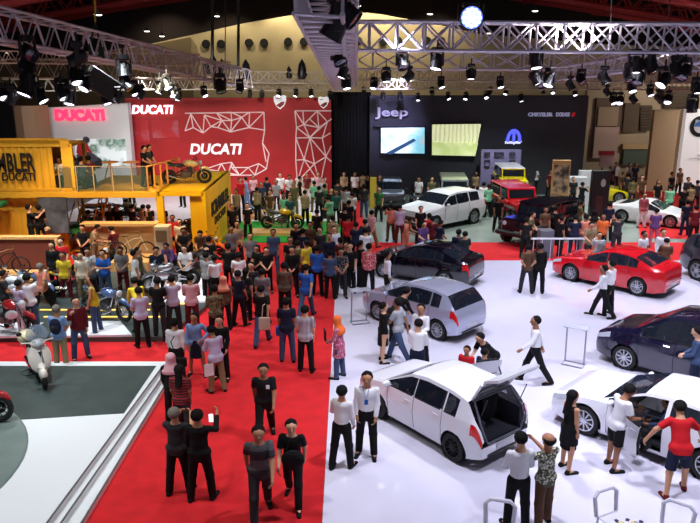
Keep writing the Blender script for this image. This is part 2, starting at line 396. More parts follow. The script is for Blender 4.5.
def pmesh(key, res):
    """key = (piece, pose, kind)"""
    ck = (key, res)
    if ck in PM: return PM[ck]
    pc, pose, kind = key
    if pose not in SK: SK[pose] = skeleton(POSES[pose])
    J = SK[pose]; pts = np.array([J[k] for k in J if k not in ('u', 'f', 'hx', 'hf', 'hu', 'fa0', 'fa1')]); lo = pts.min(0) - .16; hi = pts.max(0) + .16
    lo[2] = max(lo[2], -.03)
    if pc == 'body':
        vs, fs = mesh_sdf(sd_body(J), lo, hi, res); me = arr_mesh('person', vs, fs)
        mb = MB(); hand_fingers(mb, J); hx, hf, hu, hc = J['hx'], J['hf'], J['hu'], J['head']
        R = Matrix([[hx[i], hf[i], hu[i]] for i in range(3)])
        for s in (-1, 1):
            mb.ball(hc + hx * s * .033 + hf * .088 + hu * .012, (.013, .008, .008), 8, 1, R); mb.ball(hc + hx * s * .033 + hf * .0915 + hu * .031, (.018, .004, .003), 6, 1, R)
        mb.ball(hc + hf * .096 - hu * .054, (.024, .008, .007), 8, 2, R)
        quads = []; mi = []
        for f_, m_ in zip(mb.f, mb.m):
            if len(f_) == 3: f_ = f_ + (f_[2],)
            quads.append(f_); mi.append(m_)
        me2 = bpy.data.meshes.new('person'); av = np.concatenate([vs, np.array([tuple(v) for v in mb.v])]); n0 = len(vs)
        fl = [tuple(q) for q in fs] + [tuple(i + n0 for i in f_) for f_ in mb.f]
        me2.from_pydata(av.tolist(), [], fl); me2.polygons.foreach_set('use_smooth', [True] * len(fl))
        for nm in ('skin', 'eye_dark', 'lip'): me2.materials.append(None)
        me2.polygons.foreach_set('material_index', [0] * len(fs) + mb.m); me2.update(); bpy.data.meshes.remove(me); PM[ck] = me2; return me2
    if pc == 'shirt': sl, low = kind; fn = sd_shirt(J, sl, low)
    elif pc == 'legs': fn = sd_legs(J, kind); hi[2] = J['pel'][2] + .25
    elif pc == 'shoes': fn = sd_shoes(J, kind); q = np.array([J[k % kind] for k in ('an%d', 'toe%d')]); lo = q.min(0) - .1; hi = q.max(0) + .1; lo[2] = max(lo[2], -.03)
    elif pc == 'hair': fn = sd_hair(J, kind); lo = J['head'] - .36; hi = J['head'] + .26
    vs, fs = mesh_sdf(fn, lo, hi, res if pc not in ('hair', 'shoes') else min(res, .016)); me = arr_mesh(pc, vs, fs); me.materials.append(None); PM[ck] = me; return me
CLOTH = {
 'white': (228, 228, 232), 'cream': (208, 198, 178), 'black': (16, 16, 18), 'charcoal': (44, 44, 48), 'grey': (112, 112, 116), 'lgrey': (166, 168, 174), 'navy': (26, 32, 56), 'blue': (38, 92, 178),
 'sky': (128, 158, 208), 'denim': (62, 80, 112), 'red': (196, 26, 34), 'maroon': (96, 22, 30), 'pink': (214, 160, 170), 'orange': (226, 108, 50), 'yellow': (222, 196, 50), 'green': (60, 120, 70), 'mint': (124, 196, 158),
 'olive': (96, 92, 58), 'brown': (92, 66, 48), 'beige': (166, 144, 112), 'khaki': (136, 120, 90), 'lav': (188, 176, 206), 'purple': (92, 62, 116), 'teal': (40, 96, 100), 'salmon': (214, 132, 108), 'dpink': (178, 92, 110)}
CNAME = {'lgrey': 'light grey', 'sky': 'pale blue', 'lav': 'lavender', 'salmon': 'salmon', 'dpink': 'dusky pink', 'denim': 'denim blue', 'blue': 'bright blue', 'charcoal': 'charcoal'}
def cloth(c):
    if c in CLOTH: return mat('cloth_' + c, CLOTH[c], .85, spec=.25)
    if c == 'stripe': return pattern('cloth_stripe', (212, 208, 214), (78, 74, 96), 'wave', 11, .45, .6, .85, axis='X')
    if c == 'hstripe': return pattern('cloth_hstripe', (226, 226, 230), (20, 20, 26), 'wave', 7, .45, .55, .85, axis='Z')
    if c == 'batikred': return pattern('cloth_batikred', (196, 52, 66), (222, 176, 176), 'noise', 26, .5, .6, .85)
    if c == 'batikpink': return pattern('cloth_batikpink', (168, 66, 100), (216, 152, 176), 'noise', 30, .48, .58, .85)
    if c == 'batikdark': return pattern('cloth_batikdark', (34, 40, 50), (150, 146, 138), 'noise', 24, .52, .62, .85)
    if c == 'batikolive': return pattern('cloth_batikolive', (66, 60, 38), (148, 134, 92), 'noise', 28, .48, .6, .85)
    if c == 'leaf': return pattern('cloth_leaf', (222, 220, 200), (82, 88, 68), 'voronoi', 26, .36, .5, .85)
    if c == 'check': return pattern('cloth_check', (116, 92, 66), (70, 62, 52), 'voronoi', 34, .3, .5, .85)
    if c == 'plaid': return pattern('cloth_plaid', (142, 34, 40), (40, 20, 26), 'wave', 5, .45, .55, .85, axis='Z')
    if c == 'bandgrey': return pattern('cloth_bandgrey', (84, 84, 86), (44, 46, 52), 'wave', .9, .5, .55, .85, axis='Z')
PN = {'stripe': 'striped', 'hstripe': 'black and white striped', 'batikred': 'red batik', 'batikpink': 'pink batik', 'batikdark': 'dark batik', 'batikolive': 'olive batik', 'leaf': 'leaf print', 'check': 'brown checked', 'plaid': 'red and black', 'bandgrey': 'two-tone grey'}
SKINS = [mat('skin_%d' % i, c, .6, spec=.3) for i, c in enumerate([(198, 146, 112), (180, 128, 96), (212, 164, 132), (158, 108, 80)])]
EYE = mat('eye_dark', (20, 14, 12), .3); LIP = mat('lip', (140, 74, 66), .5)
HAIRC = {'b': mat('hair_black', (18, 15, 14), .85, spec=.2), 'g': mat('hair_grey', (120, 112, 104), .85, spec=.2), 'br': mat('hair_brown', (60, 40, 28), .55)}
NPERS = [0]
def person(hx, hy, pose='stand', face=0, top='white', bot='black', hair='short', where='', z=0.0, h=1.70, sl='short', legs='trousers', low=0.0, near=False, hc='b', shoe='black', garment='shirt', group=None, label=None, Y=None, skin=None, at=None):
    """one person whose crown shows at (hx, hy); feet stand at height z; face = degrees clockwise from straight away"""
    NPERS[0] += 1; i = NPERS[0]; key_h = skeleton_height(pose); s = h / 1.735
    g = G(hx, hy, z + key_h * s) if Y is None else XZ(hx, Y, z)
    if at is not None: g = Vector(at)
    yaw = math.radians(face); off = SK[pose]['head']; ox = off[0] * s; oy = off[1] * s     # the head, not the feet, is what was measured
    rz = -yaw; wx = ox * math.cos(rz) - oy * math.sin(rz); wy = ox * math.sin(rz) + oy * math.cos(rz)
    loc = Vector((g.x - wx, g.y - wy, z)) if not POSES[pose].get('sit') else Vector((g.x - wx, g.y - wy, z))
    res = .0135 if near else .02
    def mk(name, key, m, par=None):
        me = pmesh(key, res); o = bpy.data.objects.new(name, me); COL.objects.link(o)
        ms = m if isinstance(m, list) else [m]
        for k, mm in enumerate(ms): o.material_slots[k].link = 'OBJECT'; o.material_slots[k].material = mm
        if par: o.parent = par
        return o
    tagk = 'n' if near else 'f'
    if sl == 'long' and top == 'white' and low == 0: low = -1
    POSEK = pose
    b = mk('person', ('body', POSEK, tagk), [SKINS[skin if skin is not None else i % 4], EYE, LIP]); b.location = loc; b.rotation_euler = (0, 0, rz); b.scale = (s * 1.09, s * 1.08, s)
    lab = label or ('person in %s %s %s' % (PN.get(top) or CNAME.get(top, top), garment, where)).strip()
    tag(b, lab, 'person', group)
    mk('shirt' if low < .3 else 'dress', ('shirt', POSEK, (sl, low)), cloth(top), b)
    mk({'trousers': 'trousers', 'shorts': 'shorts', 'skirt': 'skirt', 'long_skirt': 'skirt'}[legs], ('legs', POSEK, legs), cloth(bot), b)
    for q_ in (0, 1): mk('shoe', ('shoes', POSEK, q_), cloth(shoe), b)
    mk({'hijab': 'headscarf', 'cap': 'cap'}.get(hair, 'hair'), ('hair', POSEK, hair), cloth(hc) if hc not in HAIRC else HAIRC[hc], b)
    return b
def skeleton_height(pose):
    if pose not in SK: SK[pose] = skeleton(POSES[pose])
    J = SK[pose]; return float(J['head'][2] + .125 * J['hu'][2])
# ------------------------------------------------------------------ cars: a lofted shell cut into body, bonnet, doors, glass and lamps
def paint(name, c, rough=.28, metal=0.0, coat=1.0): return mat('paint_' + name, c, rough, metal, coat=coat)
GLASS = mat('tinted_glass', (30, 36, 46), .04, spec=.8, alpha=.82); RUBBER = mat('rubber', (12, 12, 13), .75); DARKTRIM = mat('dark_trim', (16, 16, 18), .5)
ALLOY = mat('alloy', (196, 198, 206), .3, .85); BLACKALLOY = mat('black_alloy', (22, 22, 24), .35, .6); CHROME = mat('chrome', (210, 212, 216), .12, 1.0)
LAMPW = mat('clear_lamp', (206, 214, 224), .08, .2, coat=1.0); LAMPR = mat('red_lamp', (176, 14, 18), .15, coat=1.0, emit=(200, 10, 14), es=.25); CABIN = mat('cabin_fabric', (32, 33, 40), .8); PLATE = mat('plate', (190, 192, 200), .5)
def interp(pts, x):
    if x <= pts[0][0]: return pts[0][1]
    for (a, b), (c, d) in zip(pts, pts[1:]):
        if x <= c: return b + (d - b) * (x - a) / (c - a + 1e-9)
    return pts[-1][1]
def smooth_i(pts, x, w=.07): return sum(interp(pts, x + w * k) * q for k, q in ((-1, .15), (-.5, .2), (0, .3), (.5, .2), (1, .15)))
SPECS = {
 'hatch': dict(L=3.97, W=1.70, wb=2.47, fo=.80, r=.315, z0=.19, top=[(0, .62), (.05, .75), (.3, .87), (.9, .97), (1.02, .985), (1.78, 1.39), (2.3, 1.46), (3.0, 1.445), (3.52, 1.37), (3.86, .98), (3.94, .84), (3.97, .66)], belt=[(0, .7), (.4, .84), (1.0, .93), (2.5, .96), (3.97, 1.0)],
      cowl=1.04, rf=1.78, rr=3.50, rg=3.84, tum=.34, glass=[(1.12, 1.98), (2.06, 2.86), (2.96, 3.30)], doors=[(1.18, 2.02), (2.04, 2.92)], bon=(.12, 1.0)),
 'sedan': dict(L=4.46, W=1.80, wb=2.64, fo=.86, r=.33, z0=.18, top=[(0, .58), (.05, .71), (.35, .84), (1.1, .95), (1.25, .975), (2.05, 1.35), (2.5, 1.42), (3.0, 1.39), (3.35, 1.30), (3.98, 1.06), (4.38, 1.02), (4.43, .9), (4.46, .62)], belt=[(0, .66), (.4, .8), (1.2, .91), (3.2, .97), (4.46, .96)],
      cowl=1.25, rf=2.02, rr=3.28, rg=3.92, tum=.40, glass=[(1.38, 2.22), (2.30, 3.02), (3.08, 3.42)], doors=[(1.38, 2.26), (2.28, 3.14)], bon=(.14, 1.2)),
 'suv': dict(L=4.80, W=1.94, wb=2.90, fo=.88, r=.39, z0=.28, top=[(0, .72), (.05, 1.0), (.25, 1.1), (1.3, 1.2), (1.4, 1.23), (2.0, 1.66), (2.6, 1.76), (4.0, 1.73), (4.42, 1.62), (4.68, 1.18), (4.77, 1.02), (4.8, .7)], belt=[(0, .84), (.4, 1.0), (1.4, 1.14), (3.4, 1.2), (4.8, 1.2)],
      cowl=1.42, rf=2.0, rr=4.40, rg=4.66, tum=.30, glass=[(1.55, 2.40), (2.48, 3.30), (3.42, 4.14)], doors=[(1.55, 2.44), (2.46, 3.36)], bon=(.12, 1.36)),
 'mpv': dict(L=4.40, W=1.80, wb=2.68, fo=.87, r=.33, z0=.2, top=[(0, .66), (.06, .84), (.3, .99), (.95, 1.14), (1.05, 1.17), (1.85, 1.68), (2.4, 1.77), (3.7, 1.74), (4.12, 1.64), (4.32, 1.12), (4.37, .92), (4.4, .62)], belt=[(0, .76), (.4, .93), (1.0, 1.04), (3.4, 1.1), (4.4, 1.1)],
      cowl=1.08, rf=1.85, rr=4.08, rg=4.30, tum=.26, glass=[(1.2, 2.06), (2.14, 3.02), (3.12, 3.86)], doors=[(1.22, 2.10), (2.12, 3.08)], bon=(.12, 1.02)),
 'coupe': dict(L=4.26, W=1.82, wb=2.58, fo=.86, r=.345, z0=.17, top=[(0, .58), (.05, .71), (.35, .84), (1.1, .95), (1.22, .975), (2.05, 1.35), (2.5, 1.41), (3.2, 1.385), (3.72, 1.28), (4.1, 1.0), (4.22, .86), (4.26, .62)], belt=[(0, .66), (.4, .8), (1.2, .9), (3.0, .98), (4.26, 1.0)],
      cowl=1.22, rf=2.04, rr=3.66, rg=4.06, tum=.38, glass=[(1.34, 2.5), (2.6, 3.3)], doors=[(1.36, 2.52)], bon=(.14, 1.18)),
 'sports': dict(L=4.0, W=1.87, wb=2.38, fo=.86, r=.325, z0=.12, top=[(0, .36), (.06, .46), (.5, .66), (1.1, .80), (1.3, .84), (1.95, 1.14), (2.25, 1.18), (2.6, 1.15), (3.0, 1.02), (3.6, .9), (3.92, .86), (4.0, .6)], belt=[(0, .44), (.5, .64), (1.2, .74), (2.4, .80), (3.0, .86), (4.0, .84)],
      cowl=1.28, rf=1.95, rr=2.7, rg=3.5, tum=.5, glass=[(1.46, 2.3)], doors=[(1.42, 2.36)], bon=(.14, 1.2)),
}
SIDE_T = [0, .1, .22, .35, .48, .6, .71, .81, .9, 1.0]
def shell(sp):
    L, Wd, r = sp['L'], sp['W'], sp['r']; xs = set([0, .02, .06, .12, L - .12, L - .05, L - .02, L])
    n = int(L / .062); xs |= set(round(i * L / n, 4) for i in range(n + 1))
    keys = [sp['cowl'], sp['rf'], sp['rr'], sp['rg'], sp['bon'][0], sp['bon'][1]] + [v for g in sp['glass'] for v in g] + [v for g in sp['doors'] for v in g]
    xs = sorted(x for x in xs if all(abs(x - k) > .022 for k in keys)); xs = sorted(xs + [round(k, 4) for k in set(keys)])
    wx = (sp['fo'], sp['fo'] + sp['wb']); R = r * 1.14; rings = []
    for x in xs:
        ff = min(1, x / .55); rf = min(1, (L - x) / .5)
        hw = Wd / 2 * (.82 + .18 * math.sqrt(max(0, 1 - (1 - ff) ** 2))) * (.84 + .16 * math.sqrt(max(0, 1 - (1 - rf) ** 2)))
        zb = sp['z0'] + .07 * max(0, 1 - x / .35) + .1 * max(0, 1 - (L - x) / .4); zt = smooth_i(sp['top'], x, .07 if .15 < x < L - .15 else .0)
        zs = min(smooth_i(sp['belt'], x), zt - .035); ring = [(0, zb)]
        for t in SIDE_T:
            y = hw * (1 - .10 * (1 - t) ** 3 - .045 * t ** 4 + .012 * math.exp(-((t - .62) / .1) ** 2)); z = zb + (zs - zb) * t
            for w in wx:
                dx, dz = x - w, z - r; d = math.hypot(dx, dz)
                if d < R + .05 and d > R - .02 and z > r * .4: y += .012     # flared arch lip
            ring.append((y, z))
        zr = zs + (zt - zs) * .93; hr = hw * .955 - .035 - sp['tum'] * (zr - zs)
        y0, z0 = ring[-1]
        for v in (.07, .86): ring.append((y0 + (hr - y0) * v, z0 + (zr - z0) * v))
        ring.append((hr, zr)); ring += [(hr * .86, zr + (zt - zr) * .55), (hr * .45, zr + (zt - zr) * .92), (0, zt)]
        rings.append(ring)
    return xs, rings, wx, R
NS = len(SIDE_T); SHO = NS; GB = NS + 1; GT = NS + 2; RAIL = NS + 3
def car(name, kind, pm, loc, heading, label, rim='silver', gate_open=False, open_door=None, scale=1.0, roof=None, group=None, trimmed=None, detail=True, cat='car', far_door=False):
    sp = SPECS[kind]; L, Wd, r = sp['L'], sp['W'], sp['r']; xs, rings, wx, R = shell(sp); nx = len(xs); nr = len(rings[0])
    root = empty(name, loc, heading); root.scale = (scale * .91, scale * .95, scale * .98) if kind in ('hatch', 'sedan') else (scale * .95, scale * .97, scale * .98); tag(root, label, cat, group)
    X = lambda x: L / 2 - x
    P = {}
    def P3(s, i, k): y, z = rings[i][k]; return (X(xs[i]), s * y, z)
    # vertices pushed onto the wheel arch
    pos = {}; inside = {}
    for s in (-1, 1):
        for i in range(nx):
            for k in range(nr):
                x, y, z = P3(s, i, k); c = False
                if 1 <= k <= SHO - 1:
                    for w in wx:
                        dx, dz = xs[i] - w, z - r; d = math.hypot(dx, dz)
                        if d < R:
                            c = True
                            if d < .02: dz = .02; d = .02
                            nxx, nz = w + dx / d * R, r + dz / d * R
                            q = (X(nxx), y, max(nz, rings[i][1][1])) if dz > -.05 else (x, y, z); P[(s, i, k)] = q
                inside[(s, i, k)] = c; pos[(s, i, k)] = (x, y, z)
    parts = {}
    def put(nm, face): parts.setdefault(nm, []).append(face)
    for s in (-1, 1):
        for i in range(nx - 1):
            xm = (xs[i] + xs[i + 1]) / 2
            for k in range(nr - 1):
                q = [(s, i, k), (s, i + 1, k), (s, i + 1, k + 1), (s, i, k + 1)]
                if all(inside[c] for c in q): continue
                if k == 0:
                    if any(abs(xm - w) < R for w in wx): continue
                    put('under', (q, s)); continue
                nm = 'body'
                indoor = [j for j, (a, b) in enumerate(sp['doors']) if a < xm < b]
                inglass = [j for j, (a, b) in enumerate(sp['glass']) if a < xm < b]
                if GB <= k < GT and inglass: nm = 'sidewin_%d_%d' % (inglass[0], s)
                elif k == SHO and inglass and rings[i][GT][1] - rings[i][SHO][1] > .06: nm = 'beltseal'
                elif GT <= k < RAIL and indoor and rings[i][GT][1] - rings[i][SHO][1] > .2: nm = 'body'
                elif GB <= k < GT and indoor: nm = 'pillar_%d_%d_%d' % (indoor[0], s, 0 if xm < (sp['doors'][indoor[0]][0] + sp['doors'][indoor[0]][1]) / 2 else 1)
                elif 2 <= k < GB and indoor: nm = 'door_%d_%d' % (indoor[0], s)
                elif k >= RAIL and sp['cowl'] < xm < sp['rf']: nm = 'windscreen'
                elif k >= RAIL and sp['rr'] < xm < sp['rg']: nm = 'rearglass'
                elif k >= SHO and sp['bon'][0] < xm < sp['bon'][1]: nm = 'bonnet'
                elif 1 <= k <= 2: nm = 'lower'
                elif k in (NS - 2, NS - 1) and .04 < xm < .46: nm = 'headlight_%d' % s
                elif k in (NS - 3, NS - 2, NS - 1) and xm > L - .24: nm = 'taillight_%d' % s
                if far_door and nm.startswith(('door_1_-1', 'sidewin_1_-1')): nm = 'fardoor'
                if gate_open and (nm == 'rearglass' or (k >= RAIL and xm > sp['rg'])): nm = 'gate'
                put(nm, (q, s))
    # caps
    for end, i in (('front', 0), ('rear', nx - 1)):
        for k in range(1, nr - 1):
            z = rings[i][k][1]; nm = 'lower' if k <= 2 else 'body'
            if gate_open and end == 'rear' and z > .52: nm = 'gate'
            q = [(-1, i, k), (1, i, k), (1, i, k + 1), (-1, i, k + 1)]
            put(nm, (q if end == 'rear' else q, 1 if end == 'rear' else -1))
    def build(nm, oname, m, parent, off=0.0, label=None, origin=None, rot=None, smooth='all'):
        if nm not in parts: return None
        idx = {}; vs = []; fs = []
        for q, s in parts[nm]:
            f_ = []
            for c in q:
                if c not in idx:
                    p = Vector(P.get(c, pos[c])); 
                    if off: nd = Vector((0, p.y, 0)).normalized() if abs(p.y) > .05 else Vector((0, 0, 0)); p = p + nd * off + Vector(((off if p.x > 0 else -off), 0, 0))
                    if origin is not None: p = p - Vector(origin)
                    idx[c] = len(vs); vs.append(p)
                f_.append(idx[c])
            f_ = list(dict.fromkeys(f_))
            if len(f_) < 3: continue
            fs.append(tuple(f_) if s < 0 else tuple(reversed(f_)))
        mb = MB(); mb.add(vs, fs); 
        me = mb.mesh(oname, m, 'all' if smooth else False)
        # merge doubled vertices along the centre line
        import bmesh as _b
        bm = _b.new(); bm.from_mesh(me); _b.ops.remove_doubles(bm, verts=bm.verts, dist=.0008); _b.ops.recalc_face_normals(bm, faces=bm.faces) if nm == 'body' else None; bm.to_mesh(me); bm.free()
        me.polygons.foreach_set('use_smooth', [True] * len(me.polygons))
        try: me.set_sharp_from_angle(angle=math.radians(34))
        except Exception: pass
        o = bpy.data.objects.new(oname, me); COL.objects.link(o); o.parent = parent
        if origin is not None: o.location = origin
        if rot: o.rotation_euler = rot
        if label: o['label'] = label
        return o
    pr = roof or pm
    body = build('body', 'body', pm, root); low = build('lower', 'bumper_skirt', trimmed or pm, root); build('bonnet', 'bonnet', pm, root); build('under', 'underbody', DARKTRIM, root)
    for nm in sorted(q for q in parts if q.startswith('pillar')): build(nm, 'door_pillar', DARKTRIM, root)
    build('beltseal', 'window_seal', DARKTRIM, root)
    build('windscreen', 'windscreen', GLASS, root)
    if not gate_open: build('rearglass', 'rear_window', GLASS, root)
    for s in (-1, 1):
        for j, (a, b) in enumerate(sp['doors']):
            nm = 'door_%d_%d' % (j, s); hz = (X(a), s * Wd * .48, .5); d = None
            if nm in parts:
                opened = open_door == (j, s)
                d = build(nm, 'door', pm, root, origin=hz, rot=(0, 0, -s * math.radians(34)) if opened else None)
                w = build('sidewin_%d_%d' % (j, s), 'door_window', GLASS, d, origin=hz)
                if w: w.location = (0, 0, 0)
                if opened:
                    mb = MB(); mb.box((X((a + b) / 2) - hz[0], -s * .05, .1), (b - a - .06, .05, .5), bev=.02); mb.box((X((a + b) / 2) - hz[0], -s * .09, .16), (.5, .04, .07), bev=.01)
                    t = mb.build('door_card', DARKTRIM, d)
                if detail:
                    mb = MB(); yy = s * (Wd / 2 + .005) - hz[1]; mb.box((X(b - .17) - hz[0], yy - s * .01, smooth_i(sp['belt'], b) - .12 - .5), (.17, .025, .025), bev=.008); mb.build('door_handle', pm, d)
        for j in range(len(sp['doors']), len(sp['glass'])): build('sidewin_%d_%d' % (j, s), 'quarter_window', GLASS, root)
        build('headlight_%d' % s, 'headlight', LAMPW, root, .004); build('taillight_%d' % s, 'taillight', LAMPR, root, .004)
        # mirror
        mx = X(sp['glass'][0][0] + .12); my = s * (Wd / 2 + .07); mz = smooth_i(sp['belt'], sp['glass'][0][0]) + .06
        mb = MB(); mb.ball((mx, my, mz + .03), (.06, .105, .07), 10); mb.cyl((mx, s * (Wd / 2 - .06), mz - .03), (mx, my - s * .04, mz), .018, .022); mo = mb.build('wing_mirror', pm, root, True)
        if detail:
            mb = MB()
            for j, (a, b) in enumerate(sp['doors']):
                for x in ((a, b) if j == len(sp['doors']) - 1 else (a,)):
                    i = min(range(nx), key=lambda q: abs(xs[q] - x)); pts = [Vector(P.get((s, i, k), pos[(s, i, k)])) for k in range(2, GB + 1)]
                    mb.tube([p + Vector((0, s * .001, 0)) for p in pts], .0065, 5)
                if j == len(sp['doors']) - 1: pass
            mb.build('door_gap', DARKTRIM, root)
    # fascia
    i0 = 0; yw = rings[0][5][0]
    zf = sp['top'][0][1]; mb = MB()
    gh = .2 if kind == 'suv' else .09; zf -= .06
    mb.box((L / 2 + .004, 0, zf - .02), (.03, yw * 1.0, gh), bev=.01)
    for k in range(3 if kind != 'suv' else 0): mb.box((L / 2 + .018, 0, zf - .045 + k * .025), (.012, yw * .96, .006))
    mb.build('grille', DARKTRIM, root)
    mb = MB(); mb.box((L / 2 + .004, 0, sp['z0'] + .14), (.03, yw * 1.5, .1), bev=.02); mb.build('air_intake', DARKTRIM, root)
    mb = MB(); mb.cyl((L / 2 + .02, 0, zf + .0), (L / 2 + .034, 0, zf + .0), .05, .045, 14); mb.build('badge', CHROME, root)
    mb = MB(); zr = rings[-1][NS // 2][1]; mb.box((-L / 2 - .008, 0, zr), (.02, .52, .12), bev=.005); mb.build('number_plate', PLATE, root)
    mb = MB(); mb.box((-L / 2 - .01, 0, sp['z0'] + .14), (.03, Wd * .62, .05), bev=.01); mb.build('rear_diffuser', DARKTRIM, root)
    # wheels
    for w in wx:
        for s in (-1, 1):
            yo = s * (Wd / 2 - .02); wh = empty('wheel', (X(w), yo, r)); wh.parent = root; rr = r
            mb = MB(); t = .2
            prof = [(rr * .66, 0), (rr * .70, s * .008), (rr * .93, s * .004), (rr, -s * .035), (rr, -s * (t - .03)), (rr * .93, -s * t), (rr * .66, -s * t)]
            mb.lathe(prof, axis='Y', n=28); mb.build('tyre', RUBBER, wh, True)
            rm = BLACKALLOY if rim == 'black' else ALLOY; mb = MB()
            mb.lathe([(rr * .70, s * .004), (rr * .62, s * .008), (rr * .60, -s * .05), (rr * .60, -s * .15)], axis='Y', n=28)
            ns = 5 if kind in ('sedan', 'suv') else (10 if rim != 'black' else 12)
            for q in range(ns):
                a = 2 * PI * q / ns + .2; u = Vector((math.cos(a), 0, math.sin(a))); tw = (.05 if ns == 5 else .026) * rr / .32
                M = Matrix(((u.x, 0, -u.z), (0, 1, 0), (u.z, 0, u.x)))
                if ns == 5:
                    for o_ in (-.035, .035): mb.box(u * rr * .36 + M @ Vector((0, -s * .012, o_)), (rr * .56, .03, .03), M=M)
                else: mb.box(u * rr * .36 + Vector((0, -s * .012, 0)), (rr * .56, .03, tw), M=M)
            mb.lathe([(0, s * .012), (rr * .16, s * .01), (rr * .18, -s * .02)], axis='Y', n=14)
            mb.build('rim', rm, wh, True)
            mb = MB(); mb.lathe([(0, -s * .07), (rr * .5, -s * .07), (rr * .5, -s * .1)], axis='Y', n=20); mb.build('brake_disc', mat('brake', (60, 60, 64), .5, .7) if rim != 'black' else DARKTRIM, wh)
            mb = MB(); mb.lathe([(0, s * (Wd / 2 - .36)), (R * 1.0, s * (Wd / 2 - .36)), (R * 1.0, s * (Wd / 2 - .04))], (X(w), 0, r), axis='Y', n=24)
            mb.build('wheel_arch', mat('well', (8, 8, 9), .9), root, True)
    # cabin
    mb = MB(); c0, c1 = sp['cowl'] + .1, L - .35; zc = sp['z0'] + .12; mb.box((X((c0 + c1) / 2), 0, zc), (c1 - c0, Wd * .8, .06))
    mb.box((X(sp['cowl'] + .28), 0, smooth_i(sp['belt'], 1.3) - .1), (.36, Wd * .78, .2), bev=.05); mb.build('dashboard', CABIN, root)
    for sx in ([sp['rf'] + .32] + ([sp['rf'] + 1.15] if kind != 'sports' else [])):
        for s in (-1, 1):
            mb = MB(); mb.box((X(sx), s * .36, zc + .24), (.5, .5, .16), bev=.05); mb.box((X(sx + .27), s * .36, zc + .52), (.13, .48, .56), bev=.05); mb.box((X(sx + .29), s * .36, zc + .86), (.09, .26, .16), bev=.04)
            mb.build('seat', CABIN, root, False)
    if far_door and 'fardoor' in parts:
        a, b = sp['doors'][1]; hz = (X(a), -Wd * .48, .5); d = build('fardoor', 'door', pm, root, origin=hz, rot=(0, 0, math.radians(66)))
        mb = MB(); mb.tube([(0, 0, .42), (X(a + .25) - hz[0], .1, .86), (X(b - .2) - hz[0], .12, .88), (X(b) - hz[0], .02, .44)], .02, 6); f_ = mb.build('window_frame', DARKTRIM, d)
    if gate_open:
        hx = X(sp['rr']); hz_ = rings[min(range(nx), key=lambda q: abs(xs[q] - sp['rr']))][-1][1]
        g = empty('tailgate', (hx, 0, hz_)); g.parent = root; g.rotation_euler = (0, math.radians(104), 0)
        ang = 0
        # gate leaf: glass above, painted panel below, built along -X/-Z like the closed gate
        w0 = .54; mb = MB(); pts = [(0, 0), (-.34, -.40), (-.44, -.52), (-.46, -.86)]; ws = [.50, .60, .66, .62]
        def leaf(a, b, off, shrink=1.0):
            vs = []
            for k in (a, b):
                for s in (-1, 1): vs.append((pts[k][0] - off, s * ws[k] * shrink, pts[k][1]))
            return vs
        for k in (1, 2):
            o1 = leaf(k, k + 1, .0); i1 = leaf(k, k + 1, -.05)
            mb.add(o1 + i1, [(0, 1, 3, 2), (4, 6, 7, 5), (0, 2, 6, 4), (1, 5, 7, 3), (0, 4, 5, 1), (2, 3, 7, 6)])
        for s in (-1, 1): mb.tube([(pts[0][0], s * .52, pts[0][1]), (pts[1][0], s * .62, pts[1][1])], .03, 6)
        mb.box((0, 0, 0), (.07, 1.08, .035)); mb.build('gate_panel', pm, g)
        mb = MB(); a = leaf(0, 1, 0, .97); b = leaf(0, 1, -.012, .97); mb.add(a + b, [(0, 1, 3, 2), (4, 6, 7, 5)]); mb.build('gate_window', GLASS, g)
        mb = MB(); a = leaf(1, 2, -.06, .9); b = leaf(2, 3, -.06, .9); mb.add(a + b, [(0, 2, 3, 1), (4, 6, 7, 5)]); mb.build('gate_lining', mat('gate_lining', (120, 122, 134), .6), g)
        for s in (-1, 1): mb = MB(); mb.cyl((X(sp['rr'] + .28), s * .60, hz_ - .30), (X(sp['rr'] + .46), s * .6, hz_ + .16), .011); mb.build('gas_strut', DARKTRIM, root)
        # load bay and its rubber surround
        mb = MB(); xe = L - .10; xb = L - .95
        mb.box((X((xe + xb) / 2), 0, .56), (xe - xb, 1.1, .03)); mb.box((X(xb), 0, .85), (.06, 1.2, .62), bev=.02)
        for s in (-1, 1): mb.box((X((xe + xb) / 2), s * .56, .78), (xe - xb, .05, .48))
        mb.build('load_bay', mat('bay_carpet', (38, 38, 50), .95), root)
        mb = MB(); fr = [(X(3.56), -.54, 1.35), (X(3.56), .54, 1.35), (X(3.84), .64, 1.0), (X(3.93), .62, .8), (X(3.95), .5, .57), (X(3.95), -.5, .57), (X(3.93), -.62, .8), (X(3.84), -.64, 1.0)]
        mb.tube(fr, .028, 6, closed=True); mb.build('gate_seal', mat('gate_seal', (92, 94, 108), .6), root)
    return root
def place(f, rr, side, kind):
    """wheel contact points (front, rear) on the visible side, read off the floor -> centre and heading"""
    sp = SPECS.get(kind) or dict(L=4.2, W=1.85, wb=2.6, fo=.75); f = Vector(f); rr = Vector(rr); d = (f - rr); d.z = 0; d.normalize(); lf = Vector((-d.y, d.x, 0)); mid = (f + rr) / 2
    k = 1 if side == 'L' else -1; c = mid - lf * k * (sp['W'] / 2 - .1); c = c - d * (sp['L'] / 2 - sp['fo'] - sp['wb'] / 2) * -1 * -1
    c = mid - lf * k * (sp['W'] / 2 - .1) + d * (sp['fo'] + sp['wb'] / 2 - sp['L'] / 2)
    return Vector((c.x, c.y, 0)), math.atan2(d.y, d.x)
